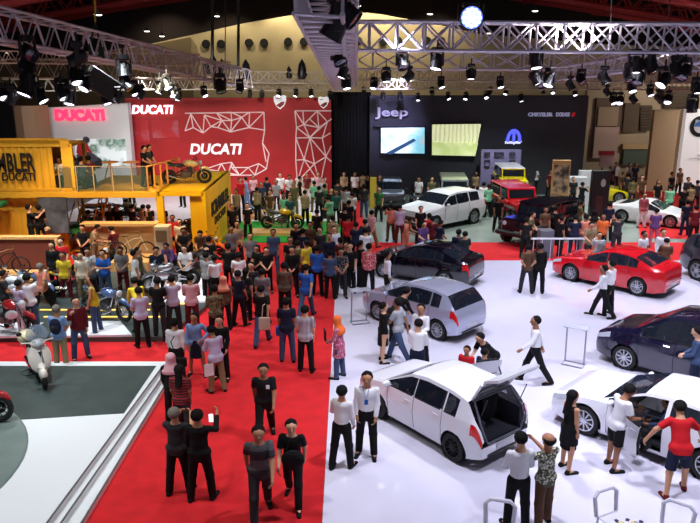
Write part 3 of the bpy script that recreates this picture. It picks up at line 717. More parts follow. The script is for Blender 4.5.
def wrangler(loc, heading, pm, label, top, name='off_road_car', scale=1.0, z=0.0, group=None):
    root = empty(name, (loc[0], loc[1], z), heading); root.scale = (scale,) * 3; tag(root, label, 'car', group)
    def b(nm, m, f_, par=None, smooth=False, lab=None):
        mb = MB(); f_(mb); return mb.build(nm, m, par or root, smooth, label=lab)
    b('body', pm, lambda q: (q.box((-.55, 0, .86), (2.9, 1.56, .6), bev=.06), q.box((1.35, 0, .92), (1.3, 1.3, .46), bev=.07)))
    b('bonnet', pm, lambda q: q.box((1.38, 0, 1.17), (1.3, 1.22, .09), bev=.04))
    b('grille', pm, lambda q: (q.box((2.03, 0, .93), (.06, 1.3, .48), bev=.03)))
    b('grille_slots', DARKTRIM, lambda q: [q.box((2.07, (k - 3) * .095, .95), (.02, .05, .3), bev=.01) for k in range(7)])
    for s in (-1, 1):
        b('headlight', LAMPW, lambda q: q.cyl((2.04, s * .5, .99), (2.09, s * .5, .99), .1, .09, 14))
        for x, ln in ((1.42, 1.15), (-1.28, 1.1)):
            b('wheel_arch', DARKTRIM, lambda q: (q.box((x, s * .84, .93), (ln * .72, .3, .05), bev=.02), q.tube([(x + ln * .36, s * .84, .93), (x + ln * .5, s * .84, .66)], .06, 6), q.tube([(x - ln * .36, s * .84, .93), (x - ln * .5, s * .84, .66)], .06, 6)))
            wh = empty('wheel', (x, s * .8, .4)); wh.parent = root
            mb = MB(); mb.lathe([(.23, s * .0), (.25, s * .1), (.37, s * .09), (.4, s * .05), (.4, -s * .12), (.37, -s * .14), (.23, -s * .14)], axis='Y', n=22); mb.build('tyre', RUBBER, wh, True)
            mb = MB(); mb.lathe([(.25, s * .09), (.22, s * .04), (.1, s * .05), (0, s * .07)], axis='Y', n=20)
            for k in range(5):
                a = 2 * PI * k / 5; mb.box((math.cos(a) * .15, s * .07, math.sin(a) * .15), (.16, .03, .05), M=Matrix.Rotation(-a, 3, 'Y'))
            mb.build('rim', ALLOY, wh, True)
        b('wing_mirror', DARKTRIM, lambda q: q.box((.72, s * .95, 1.25), (.1, .2, .18), bev=.04))
        b('door', pm, lambda q: (q.box((.22, s * .79, .9), (.86, .03, .56), bev=.01), q.box((.5 - .6, s * .81, 1.02), (.14, .03, .03))))
        b('door_window', GLASS, lambda q: q.box((.2, s * .72, 1.40), (.84, .03, .40), bev=.01)); b('side_window', GLASS, lambda q: q.box((-1.1, s * .72, 1.40), (1.3, .03, .36), bev=.01))
    b('front_bumper', DARKTRIM, lambda q: q.box((2.2, 0, .6), (.2, 1.7, .2), bev=.05)); b('windscreen', GLASS, lambda q: q.box((.74, 0, 1.44), (.03, 1.24, .42), M=Matrix.Rotation(-.3, 3, 'Y')))
    b('windscreen_frame', pm, lambda q: (q.box((.68, 0, 1.66), (.06, 1.42, .06)), q.box((.78, 0, 1.2), (.06, 1.42, .06)), [q.box((.74, s * .67, 1.43), (.06, .07, .5), M=Matrix.Rotation(-.3, 3, 'Y')) for s in (-1, 1)]))
    b('hardtop', top, lambda q: (q.box((-.62, 0, 1.70), (2.66, 1.44, .09), bev=.04), [q.box((x, s * .7, 1.42), (.09, .06, .5)) for x in (-.3, -1.9) for s in (-1, 1)]))
    b('rear_window', GLASS, lambda q: q.box((-1.95, 0, 1.42), (.03, 1.2, .4))); b('cabin', CABIN, lambda q: (q.box((-.2, .36, 1.1), (.5, .45, .5), bev=.08), q.box((-.2, -.36, 1.1), (.5, .45, .5), bev=.08)))
    mb = MB(); mb.lathe([(.2, 0), (.36, .0), (.39, -.05), (.39, -.18), (.2, -.2), (0, -.2)], (-2.06, 0, 1.05), axis='X', n=20); mb.build('spare_wheel', RUBBER, root, True)
    return root
# ------------------------------------------------------------------ motorcycles, scooters, bicycles (heading +X, wheels on z = 0)
def wheel(root, x, r, tw, rim_m, spokes=6, y=0.0, disc=True):
    wh = empty('wheel', (x, y, r)); wh.parent = root
    mb = MB(); n = 22; mb.tube([(math.cos(2 * PI * k / n) * (r - tw), 0, math.sin(2 * PI * k / n) * (r - tw)) for k in range(n)], tw, 7, closed=True); mb.build('tyre', RUBBER, wh, True)
    mb = MB(); q = r - 2 * tw + .01; mb.tube([(math.cos(2 * PI * k / n) * q, 0, math.sin(2 * PI * k / n) * q) for k in range(n)], .014 if spokes < 20 else .01, 5, closed=True)
    for k in range(spokes):
        a = 2 * PI * k / spokes; mb.tube([(0, (.02 if k % 2 else -.02), 0), (math.cos(a) * q, 0, math.sin(a) * q)], .012 if spokes < 20 else .003, 4 if spokes < 20 else 3)
    mb.cyl((0, -.05, 0), (0, .05, 0), .035, n=8)
    if disc: mb.lathe([(.06, .05), (.14, .05), (.14, .056), (.06, .056)], axis='Y', n=18)
    mb.build('rim', rim_m, wh, True); return wh
def motorbike(loc, heading, label, tank, frame=DARKTRIM, seat=DARKTRIM, z=0.0, kind='naked', scale=1.0, rimm=BLACKALLOY, fair=None, group='motorcycles on display', lean=0.0):
    root = empty('motorcycle', (loc[0], loc[1], z), heading); root.rotation_euler = (lean, 0, heading); root.scale = (scale,) * 3; tag(root, label, 'motorcycle', group)
    r = .31; wheel(root, .72, r, .06, rimm, 10 if kind != 'scrambler' else 24); wheel(root, -.70, r, .075, rimm, 10 if kind != 'scrambler' else 24)
    def b(nm, m, f_, par=root, smooth=True):
        mb = MB(); f_(mb); return mb.build(nm, m, par, smooth)
    R = lambda a: Matrix.Rotation(a, 3, 'Y')
    b('engine', mat('engine_metal', (96, 96, 100), .4, .8), lambda q: (q.box((.0, 0, .40), (.44, .28, .26), bev=.05), q.box((.14, 0, .58), (.2, .22, .26), M=R(.35), bev=.03), q.cyl((-.08, -.17, .4), (-.08, .17, .4), .11, n=14), [q.box((.16 , 0, .5 + k * .045), (.24, .26, .012), M=R(.35)) for k in range(5)]), smooth=False)
    b('frame', frame, lambda q: [q.tube(p, .02, 6) for s in (-1, 1) for p in ([(.42, s * .05, .86), (.2, s * .13, .72), (-.2, s * .12, .55), (-.7, s * .1, .31)], [(.42, s * .05, .84), (.32, s * .1, .45), (-.15, s * .1, .28)], [(-.15, s * .12, .66), (-.55, s * .1, .78), (-.78, s * .06, .80)])])
    b('fork', CHROME, lambda q: [q.tube([(.72, s * .1, .31), (.48, s * .1, .92)], .024, 8) for s in (-1, 1)])
    b('handlebar', DARKTRIM, lambda q: (q.tube([(.34, .40, 1.03), (.42, .26, 1.05), (.48, 0, .97), (.42, -.26, 1.05), (.34, -.40, 1.03)], .014, 6), q.cyl((.32, .36, 1.03), (.28, .46, 1.02), .02), q.cyl((.32, -.36, 1.03), (.28, -.46, 1.02), .02), [q.tube([(.4, s * .28, 1.05), (.42, s * .36, 1.2)], .006, 4) for s in (-1, 1)], [q.ball((.42, s * .37, 1.21), (.015, .06, .035), 6) for s in (-1, 1)]))
    b('tank', tank, lambda q: (q.ball((.18, 0, .82), (.30, .17, .15), 14, M=R(.12)), q.cyl((.2, 0, .95), (.2, 0, .975), .04, n=10)))
    b('seat', seat, lambda q: (q.ball((-.30, 0, .78), (.34, .14, .07), 12, M=R(.10)), q.ball((-.62, 0, .84), (.2, .1, .06), 10, M=R(.3))))
    b('tail_panel', tank, lambda q: q.ball((-.66, 0, .80), (.24, .1, .07), 10, M=R(.35)))
    b('headlight', LAMPW, lambda q: q.ball((.60, 0, .86), (.07, .1, .1), 10)); b('front_mudguard', tank, lambda q: q.tube([(.98, 0, .50), (.88, 0, .60), (.72, 0, .655), (.56, 0, .62)], [.03, .07, .08, .04], 8))
    b('exhaust', CHROME, lambda q: (q.tube([(.26, -.1, .5), (.34, -.14, .3), (.1, -.18, .2), (-.3, -.18, .25)], .025, 7), q.tube([(-.3, -.2, .26), (-.75, -.2, .40)], [.045, .055], 9)))
    b('swingarm', frame, lambda q: [q.tube([(-.12, s * .1, .4), (-.70, s * .1, .31)], .025, 6) for s in (-1, 1)]); b('side_stand', DARKTRIM, lambda q: q.tube([(-.05, .1, .28), (-.08, .22, .01)], .012, 5))
    if fair: b('fairing', fair, lambda q: (q.ball((.54, 0, .90), (.15, .11, .12), 12, M=R(-.5)), [q.ball((.30, s * .15, .60), (.26, .035, .13), 10, M=R(-.3)) for s in (-1, 1)])); b('windshield', mat('clear_screen', (150, 170, 190), .05, alpha=.35), lambda q: q.ball((.52, 0, 1.04), (.03, .11, .11), 10, M=R(-.7)))
    return root
def scooter(loc, heading, label, body, z=0.0, group='motorcycles on display'):
    root = empty('scooter', (loc[0], loc[1], z), heading); tag(root, label, 'scooter', group); R = lambda a: Matrix.Rotation(a, 3, 'Y')
    wheel(root, .64, .25, .055, ALLOY, 6); wheel(root, -.62, .25, .06, ALLOY, 6)
    def b(nm, m, f_, smooth=True):
        mb = MB(); f_(mb); return mb.build(nm, m, root, smooth)
    b('leg_shield', body, lambda q: (q.ball((.40, 0, .68), (.09, .26, .36), 14, M=R(-.30)), q.ball((.55, 0, .50), (.17, .1, .1), 10)))
    b('floorboard', DARKTRIM, lambda q: q.box((.06, 0, .32), (.5, .34, .07), bev=.03)); b('rear_body', body, lambda q: (q.ball((-.45, 0, .52), (.44, .21, .24), 16), q.ball((-.72, 0, .62), (.2, .14, .12), 10)))
    b('seat', DARKTRIM, lambda q: (q.ball((-.22, 0, .77), (.26, .16, .07), 12), q.ball((-.58, 0, .81), (.26, .15, .07), 12)))
    b('headset', body, lambda q: (q.ball((.34, 0, 1.02), (.13, .17, .10), 12), q.tube([(.26, .34, 1.04), (.32, .16, 1.04), (.32, -.16, 1.04), (.26, -.34, 1.04)], .02, 6)))
    b('headlight', LAMPW, lambda q: q.ball((.44, 0, 1.02), (.05, .09, .07), 10)); b('badge_panel', DARKTRIM, lambda q: q.add([(.505, -.04, .86), (.505, .04, .86), (.56, 0, .74)], [(0, 1, 2)]))
    b('front_mudguard', body, lambda q: q.ball((.64, 0, .38), (.23, .1, .16), 12)); b('fork', CHROME, lambda q: q.tube([(.64, .07, .25), (.42, .03, .9)], .025, 6))
    b('windshield', mat('clear_screen', (150, 170, 190), .05, alpha=.35), lambda q: q.ball((.40, 0, 1.26), (.02, .24, .22), 12, M=R(-.25)))
    b('side_mirror', DARKTRIM, lambda q: [(q.tube([(.3, s * .2, 1.06), (.3, s * .34, 1.25)], .008, 5), q.ball((.3, s * .36, 1.28), (.015, .06, .05), 8)) for s in (-1, 1)])
    b('luggage_rack', CHROME, lambda q: q.tube([(-.75, .14, .78), (-1.0, .12, .80), (-1.0, -.12, .80), (-.75, -.14, .78)], .012, 5))
    b('exhaust', CHROME, lambda q: q.tube([(-.2, -.16, .22), (-.8, -.19, .28)], [.03, .06], 8)); b('taillight', LAMPR, lambda q: q.ball((-.90, 0, .58), (.04, .08, .04), 8))
    return root
def bicycle(loc, heading, label, fm, z=0.0, group=None, lean=.08):
    root = empty('bicycle', (loc[0], loc[1], z)); root.rotation_euler = (lean, 0, heading); tag(root, label, 'bicycle', group)
    for x in (.55, -.52): wheel(root, x, .34, .028, fm, 20, disc=False)
    def b(nm, m, f_):
        mb = MB(); f_(mb); return mb.build(nm, m, root, True)
    b('frame', fm, lambda q: [q.tube(p, .02, 6) for p in ([(.38, 0, .80), (.1, 0, .78), (-.18, 0, .62), (-.52, 0, .34)], [(.38, 0, .74), (.2, 0, .56), (-.02, 0, .30)], [(-.2, 0, .86), (-.02, 0, .30)], [(-.02, 0, .30), (-.52, 0, .34)], [(.36, 0, .88), (.55, 0, .34)])])
    b('handlebar', CHROME, lambda q: q.tube([(.06, .32, .96), (.3, .24, 1.02), (.36, 0, .95), (.3, -.24, 1.02), (.06, -.32, .96)], .013, 6)); b('saddle', mat('leather', (92, 54, 30), .6), lambda q: q.ball((-.22, 0, .90), (.15, .09, .045), 10))
    b('crank', CHROME, lambda q: (q.cyl((-.02, -.03, .3), (-.02, .03, .3), .09, n=14), q.tube([(-.02, .05, .3), (.1, .06, .2)], .012, 5), q.tube([(-.02, -.05, .3), (-.14, -.06, .4)], .012, 5)))
    return root
# ------------------------------------------------------------------ camera
sc = bpy.context.scene
cd = bpy.data.cameras.new('camera'); cam = bpy.data.objects.new('camera', cd); COL.objects.link(cam); sc.camera = cam
cam.location = (0, 0, CAM_H); cam.rotation_euler = (PI / 2 - PITCH, 0, 0); cd.sensor_width = 36; cd.lens = 36.0; cd.clip_end = 300
sc.view_settings.view_transform = 'Standard'; sc.view_settings.look = 'None'; sc.view_settings.gamma = 1; sc.view_settings.exposure = 0.0
w = bpy.data.worlds.new('world'); sc.world = w; w.use_nodes = True; w.node_tree.nodes['Background'].inputs[0].default_value = (.50, .49, .60, 1); w.node_tree.nodes['Background'].inputs[1].default_value = .34
# ------------------------------------------------------------------ shell of the hall
CONC = pattern('concrete_floor', (70, 66, 70), (88, 84, 88), 'noise', .8, .3, .7, .5)
BEIGE = pattern('beige_wall', (178, 160, 122), (196, 178, 138), 'noise', .5, .3, .7, .85); ROOFD = mat('roof_dark', (34, 22, 22), .9); RSTEEL = mat('red_steel', (150, 40, 40), .6)
def slab(name, pts, z0, z1, m, kind='structure', label=None, cat=None, parent=None):
    mb = MB(); mb.prism([(p[0], p[1]) for p in pts], z0, z1); o = mb.build(name, m, parent)
    if kind: o['kind'] = kind
    return tag(o, label, cat)
slab('floor', [(-48, 2), (48, 2), (48, 68), (-48, 68)], -.3, -.005, CONC)
mb = MB(); arch = [W(px, py, 62) for px, py in ((-90, 62), (60, 58), (150, 44), (192, 35), (240, 24), (292, 15), (340, 11), (380, 14), (440, 25), (480, 34), (600, 44), (820, 52))]
mb.vprism([(arch[0].x, 0)] + [(p.x, p.z) for p in arch] + [(arch[-1].x, 0)], 62, .4); struct(mb.build('wall_back', BEIGE))
mb = MB(); mb.box((0, 64, 8.5), (100, .3, 17)); struct(mb.build('wall_back_upper', ROOFD))
bk = bpy.data.objects['wall_back']
mb = MB(); aa = [W(px, py, 61.8) for px, py in ((-90, 63), (60, 59), (150, 45), (190, 37))]; mb.vprism([(aa[0].x, 0)] + [(p.x, p.z) for p in aa] + [(aa[-1].x, 0)], 61.7, .25); mb.build('darker_panel', mat('brown_beige', (122, 104, 76), .9), bk)  # darker brown-beige panel over the left stretch of the wall
for px, py in ((206, 44), (221, 44), (249, 43), (264, 43), (288, 42), (304, 42), (358, 41), (383, 41), (398, 41), (427, 41), (441, 41)):
    c = W(px, py, 61.9); mb = MB(); mb.cyl((c.x, 61.95, c.z), (c.x, 61.85, c.z), .30, n=16); mb.lathe([(.30, 0), (.36, -.02), (.36, .05)], (c.x, 61.9, c.z), axis='Y', n=16); mb.build('round_vent', mat('vent_black', (10, 9, 9), .8), bk)
mb = MB(); n = 16
for i in range(n):
    a0, a1 = PI * i / n, PI * (i + 1) / n; r0, r1 = 50, 50.3
    q = [(math.cos(a) * r, 4 + math.sin(a) * 12.5 * r / 50) for a, r in ((a0, r0), (a1, r0), (a1, r1), (a0, r1))]
    vs = [(x, 0, z) for x, z in q] + [(x, 66, z) for x, z in q]; mb.add(vs, [(0, 4, 5, 1), (1, 5, 6, 2), (2, 6, 7, 3), (3, 7, 4, 0)])
struct(mb.build('ceiling', ROOFD))
# red roof steel: each arched girder is one thing with chords and lattice
def girder(Y, label):
    root = empty('roof_girder', (0, Y, 0)); tag(root, label, 'girder', 'red steel roof girders')
    zb = lambda x: 12.1 + .35 * (Y > 40) + (Y > 50) * .8 - .0022 * x * x - max(0, abs(x) - 4) * .085; zt = lambda x: zb(x) + 1.5
    xs = [x * 1.9 for x in range(-15, 16)]; mb = MB()
    for dy in (-.5, .5): mb.tube([(x, dy, zb(x)) for x in xs], .13, 5)
    mb.tube([(x, 0, zt(x)) for x in xs], .15, 5); mb.build('chord', RSTEEL, root)
    mb = MB()
    for i, x in enumerate(xs[:-1]):
        x2 = xs[i + 1]
        for dy in (-.5, .5): mb.tube([(x, dy, zb(x)), ((x + x2) / 2, 0, zt((x + x2) / 2)), (x2, dy, zb(x2))], .07, 4)
        mb.tube([(x, -.5, zb(x)), (x2, .5, zb(x2))], .05, 4)
    mb.build('lattice', RSTEEL, root)
for Y, lb in ((27, 'red steel roof girder nearest the balcony'), (36, 'red steel roof girder second from the balcony'), (45, 'red steel roof girder third from the balcony'), (54, 'red steel roof girder nearest the beige back wall')): girder(Y, lb)
mb = MB()
for x in (-26, -19, 10, 15, 20, 26):
    mb.tube([(x, 20, 13.3 - .0022 * x * x - max(0, x - 4) * .08), (x + 1, 60, 13.9 - .0022 * x * x - max(0, x - 4) * .08)], .12, 5)
    for y in range(22, 58, 6): mb.tube([(x - 3, y, 13.2 - .0022 * x * x - max(0, x - 4) * .08), (x + 3, y + 5, 13.4 - .0022 * x * x - max(0, x - 4) * .08)], .06, 4)
tag(mb.build('roof_bracing', RSTEEL), 'red steel bracing running between the roof girders', 'bracing')
# right side concrete wall with louvres and a green window
mb = MB(); a, b = W(588, 84, 49), W(790, 84, 49); mb.box(((a.x + b.x) / 2, 49.2, a.z / 2), (b.x - a.x, .4, a.z)); wr = struct(mb.build('wall_right', pattern('side_wall', (150, 134, 112), (170, 152, 126), 'noise', .4, .3, .7, .9)))
def wpanel(name, px0, py0, px1, py1, Y, th, m, parent=None, kind=None, label=None, cat=None):
    a, b = W(px0, py1, Y), W(px1, py0, Y); mb = MB(); mb.box(((a.x + b.x) / 2, Y, (a.z + b.z) / 2), (b.x - a.x, th, b.z - a.z)); o = mb.build(name, m, parent)
    if kind: o['kind'] = kind
    return tag(o, label, cat)
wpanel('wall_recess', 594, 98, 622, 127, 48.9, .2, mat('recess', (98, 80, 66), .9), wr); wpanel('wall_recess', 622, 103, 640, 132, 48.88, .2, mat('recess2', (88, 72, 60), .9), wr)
wpanel('plaster_panel', 597, 107, 619, 126, 48.75, .1, mat('plaster', (150, 128, 108), .9), wr); wpanel('plaster_panel', 592, 127, 619, 158, 48.8, .2, mat('plaster_pink', (172, 146, 136), .9), wr)
wpanel('window_glass', 622, 149, 649, 165, 48.85, .2, mat('green_glass', (72, 88, 74), .3), wr); wpanel('window_head', 622, 144, 649, 149, 48.8, .3, mat('head', (178, 150, 112), .9), wr)
mb = MB()
for (p0, p1, q0, q1) in ((640, 652, 107, 132), (664, 692, 88, 108)):
    for k in range(9):
        a = W(p0, q0 + (q1 - q0) * k / 9, 48.8); b = W(p1, q0, 48.8); mb.box(((a.x + b.x) / 2, 48.8, a.z), (b.x - a.x, .25, .12), M=Matrix.Rotation(.5, 3, 'X'))
mb.build('louvre', mat('louvre', (86, 72, 60), .8), wr)
# ------------------------------------------------------------------ floor coverings and stages
RED = pattern('red_carpet', (184, 14, 22), (206, 21, 29), 'noise', 3, .3, .7, .95, bump=.05); SHOW = pattern('white_gloss_floor', (208, 206, 222), (216, 214, 230), 'noise', .6, .3, .7, .1, coat=.4)
GREYGREEN = pattern('pale_green_floor', (128, 140, 132), (142, 152, 144), 'noise', .5, .3, .7, .2); TURF = pattern('green_turf', (18, 120, 34), (36, 160, 50), 'noise', 12, .3, .7, .95, bump=.3)
ASPH = pattern('dark_stage', (58, 70, 68), (70, 82, 80), 'noise', 2.5, .3, .7, .35); WSTAGE = mat('white_stage', (226, 230, 234), .25)
slab('floor_red_carpet', [(-24, 5), (-.46, 5), (-.52, 26.9), (-.5, 29.8), (-24, 29.8)], 0, .008, RED)
slab('floor_red_strip', [(-.5, 26.9), (30, 26.9), (30, 29.9), (-.5, 29.9)], .0, .008, RED)
slab('floor_red_walkway', [G(343, 240), G(364, 240), G(362, 198), G(344, 198)], 0, .009, RED)
slab('floor_white_stand', [(-.45, 5), (26, 5), (26, 26.9), (-.52, 26.9)], -.004, .006, SHOW)
slab('floor_green_stand', [(G(364, 240).x, 29.9), (30, 29.9), (30, 43), (G(362, 198).x, 43)], -.004, .007, GREYGREEN)
slab('floor_white_lounge', [(-15, 34.2), (G(342, 208).x, 34.2), (G(342, 200).x, 42.2), (-15, 42.2)], -.004, .012, mat('lounge_floor', (214, 216, 224), .3))
slab('floor_turf', [(-5.6, 29.9), (G(343, 240).x, 29.9), (G(343, 209).x, 34.2), (-5.6, 34.2)], -.004, .03, TURF)
mb = MB(); 
for px in (290, 304): mb.prism([G(px, 219), G(px + 9, 219), G(px + 6, 213), G(px - 2, 213)], .03, .042)
tag(mb.build('floor_marking', mat('yellow_mark', (214, 214, 20), .6)), 'yellow patches painted on the green turf', 'floor marking')
slab('floor_red_lounge', [G(640, 238), G(720, 240), G(760, 186), G(632, 186)], .0, .02, RED)
# low black-grey stage of the motorcycles
Zs = .15; st = slab('display_stage', [G(-120, 337, Zs), G(163, 337, Zs), G(206, 306, Zs), G(208, 283, Zs), G(204, 268, Zs), G(100, 272, Zs), G(60, 283, Zs), G(-120, 286, Zs)], 0, Zs, ASPH, None, 'low dark grey stage under the row of motorcycles', 'stage')
YL = mat('led_yellow', (250, 214, 110), .4, emit=(255, 206, 90), es=1.6)
for y, x0, x1 in ((310, 40, 150), (317, 44, 172), (304, 120, 190)):
    mb = MB(); a, b = G(x0, y, Zs), G(x1, y, Zs); mb.box(((a.x + b.x) / 2, (a.y + b.y) / 2, Zs + .01), (b.x - a.x, .05, .02)); mb.build('light_strip', YL, st)
WPL = mat('white_plinth', (222, 224, 230), .3)
def plinth(pts, z0, z1, m, label, name='display_plinth', group=None): return tag(slab(name, pts, z0, z1, m, None, label, 'plinth'), group=group)
plinth([G(-60, 338, .2), G(22, 336, .2), G(44, 323, .2), G(-60, 323, .2)], Zs, .21, WPL, 'low white plinth under the red motorcycles at the frame edge')
plinth([G(64, 336, .2), G(132, 335, .2), G(120, 321, .2), G(72, 322, .2)], Zs, .21, WPL, 'low white plinth under the blue and silver motorcycle')
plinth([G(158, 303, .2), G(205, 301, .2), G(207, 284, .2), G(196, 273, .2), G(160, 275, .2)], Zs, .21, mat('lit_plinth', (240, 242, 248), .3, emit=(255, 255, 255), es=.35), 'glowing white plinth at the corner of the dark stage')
# white stepped platform with the scooter
def ln(a, b, y): return a[0] + (b[0] - a[0]) * (y - a[1]) / (b[1] - a[1])
L1, L2, L3 = ((124.6, 419), (48, 523)), ((162, 379), (62, 523)), ((164, 388), (82.5, 523))
EDGE = mat('step_edge', (112, 120, 120), .4, .3)
def stepslab(nm, Lx, z0, z1, top, m, lab):
    pts = [G(-140, top, z1), G(ln(*Lx, top), top, z1), G(ln(*Lx, 620), 620, z1), G(-140, 620, z1)]
    o = slab(nm, pts, z0, z1, m, None, lab, 'stage'); mb = MB(); mb.tube([pts[1] + Vector((-.02, 0, 0)), pts[2] + Vector((-.02, 0, 0))], .02, 6); mb.build('step_nosing', EDGE, o); return o
stepslab('white_step', L3, 0, .1, 361.5, WSTAGE, 'lowest white step along the red carpet'); stepslab('white_step', L2, .1, .2, 363, WSTAGE, 'middle white step with a dark nosing'); stepslab('white_stage', L1, .2, .3, 365, WSTAGE, 'white stage floor between the dark deck and the steps')
slab('dark_deck', [G(-140, 366, .31), G(156, 366, .31), G(124, 413, .31), G(26, 419, .31), G(-140, 428, .31)], .3, .315, ASPH, None, 'dark grey deck panel under the white scooter', 'deck')
A_, B_, C_ = [G(*p, .34) for p in ((0, 405), (27, 430), (0, 487))]
ax, ay, bx_, by, cx_, cy = A_.x, A_.y, B_.x, B_.y, C_.x, C_.y; d_ = 2 * (ax * (by - cy) + bx_ * (cy - ay) + cx_ * (ay - by))
ux = ((ax * ax + ay * ay) * (by - cy) + (bx_ ** 2 + by ** 2) * (cy - ay) + (cx_ ** 2 + cy ** 2) * (ay - by)) / d_; uy = ((ax * ax + ay * ay) * (cx_ - bx_) + (bx_ ** 2 + by ** 2) * (ax - cx_) + (cx_ ** 2 + cy ** 2) * (bx_ - ax)) / d_
RD = math.hypot(ax - ux, ay - uy); mb = MB(); mb.lathe([(0, .35), (RD - .03, .35), (RD, .33), (RD, .3)], (ux, uy, 0), n=64)
tag(mb.build('round_turntable', pattern('turntable', (108, 124, 120), (124, 138, 134), 'noise', 1.5, .3, .7, .3)), 'round grey turntable at the bottom corner of the white stage', 'turntable')
# ------------------------------------------------------------------ red backdrop
REDW = pattern('red_backdrop', (158, 14, 20), (184, 26, 30), 'noise', .5, .35, .7, .6); WHT = mat('sign_white', (232, 234, 240), .4, emit=(255, 255, 255), es=.35); LINE = mat('line_white', (226, 200, 200), .5, emit=(255, 220, 220), es=.12)
a, b = W(125, 98, 42), W(331, 98, 42)
rw = empty('red_backdrop', ((a.x + b.x) / 2, 42, 0)); tag(rw, 'tall red exhibition backdrop with white wire pattern and lettering', 'backdrop'); inv = Vector((-(a.x + b.x) / 2, -42, 0))
def onwall(o, off=inv): o.location = Vector(o.location) + off; return o
mb = MB(); mb.box((0, .3, a.z / 2), (b.x - a.x, .6, a.z)); mb.build('panel', REDW, rw)
def wire(segs, Y, m, parent, r=.035, off=inv):
    mb = MB()
    for p, q in segs: mb.tube([W(*p, Y), W(*q, Y)], r, 4)
    o = mb.build('wire_pattern', m, parent); o.location = off; return o
def c4(ox, oy, pts): return [(ox + x / 3.889, oy + y / 3.889) for x, y in pts]
def c3(ox, oy, pts): return [(ox + x / 6.97, oy + y / 6.97) for x, y in pts]
N = dict(zip('abcdefghijklmnopqrstuv', c3(180, 90, [(35, 162), (75, 165), (170, 175), (255, 160), (355, 155), (430, 190), (485, 155), (585, 155), (35, 285), (92, 262), (160, 300), (215, 255), (292, 212), (352, 292), (360, 212), (480, 262), (590, 280), (575, 370), (600, 500), (265, 262), (410, 480), (30, 400)])))
segs = [(N[x], N[y]) for x, y in ('ah', 'bi', 'bj', 'bk', 'ij', 'jk', 'kc', 'cl', 'kl', 'cm', 'lm', 'md', 'mt', 'lt', 'tn', 'mn', 'dn', 'do', 'eo', 'om', 'on', 'oe', 'of', 'ef', 'fn', 'fg', 'fp', 'gp', 'np', 'hp', 'pq', 'hq', 'qr', 'rs', 'de')]
N2 = dict(zip('abcdefghijklmn', c4(170, 120, [(140, 190), (200, 170), (240, 185), (270, 215), (305, 185), (345, 170), (375, 190), (225, 215), (180, 210), (330, 215), (240, 165), (385, 130), (360, 90), (120, 215)])))
segs += [(N2[x], N2[y]) for x, y in ('na', 'ab', 'bk', 'kc', 'kd', 'cd', 'ce', 'ed', 'ef', 'fj', 'ej', 'fg', 'bh', 'kh', 'ai', 'bi', 'gl', 'lm', 'ad', 'hd', 'gj', 'jd')]
wire(segs, 41.95, LINE, rw)
N3 = dict(zip('abcdefghijklmnopqrstuv', c3(260, 90, [(243, 145), (400, 145), (500, 145), (305, 240), (255, 262), (410, 262), (470, 222), (500, 200), (250, 335), (348, 332), (435, 335), (490, 300), (250, 490), (308, 485), (380, 515), (460, 465), (498, 390), (498, 500), (345, 200), (300, 150), (260, 640), (420, 660)])))
wire([(N3[x], N3[y]) for x, y in ('ab', 'bc', 'ad', 'ae', 'de', 'td', 'bd', 'bf', 'sf', 'df', 'bg', 'gh', 'fg', 'dj', 'ej', 'ei', 'ij', 'jf', 'gj', 'gk', 'jk', 'kl', 'im', 'in', 'jn', 'jo', 'jp', 'kp', 'pq', 'no', 'op', 'mn', 'pr', 'nu', 'mu', 'ou', 'ov', 'pv', 'uv', 'nv')], 41.95, LINE, rw)
for lt, p0, p1, q0, q1, m, lb in (('DUCATI', 190, 242, 143.5, 154.5, WHT, ''), ('DUCATI', 132, 173, 105, 114, mat('sign_glow', (250, 240, 250), .4, emit=(255, 235, 250), es=1.6), '')):
    onwall(sign('lettering', lt, p0, p1, q0, q1, 42, m, None, shear=.2, off=.03, parent=rw))
def shield(px, py, Y, s, root, off):
    c = W(px, py, Y - .1); pts = [(-.5, .42), (-.3, .5), (0, .42), (.3, .5), (.5, .42), (.5, .05), (.32, -.35), (0, -.62), (-.32, -.35), (-.5, .05)]
    mb = MB(); mb.vprism([(c.x + x * s, c.z + y * s) for x, y in pts], Y - .14, .14); o = mb.build('shield_emblem', WHT, root); o.location = off
    mb = MB(); mb.vprism([(c.x + x * s, c.z + y * s) for x, y in ((-.34, -.3), (.12, -.02), (.36, .0), (.30, -.24), (0, -.5))], Y - .16, .03); mb.vprism([(c.x + x * s, c.z + y * s) for x, y in ((-.34, .28), (.05, .30), (.05, .24), (-.34, .2))], Y - .16, .03)
    o2 = mb.build('emblem_mark', mat('emblem_red', (150, 20, 30), .5), o)
shield(280, 101.5, 42, .72, rw, inv); shield(323.5, 102, 42, .62, rw, inv)
# faded photo prints on the red wall, left part
for px0, px1, py0, py1 in ((129, 148, 120, 142), (153, 178, 120, 138)):
    o = wpanel('faded_print', px0, py0, px1, py1, 41.98, .03, pattern('faded_print', (180, 26, 36), (176, 92, 108), 'noise', .9, .52, .7, .6), rw); o.location = inv
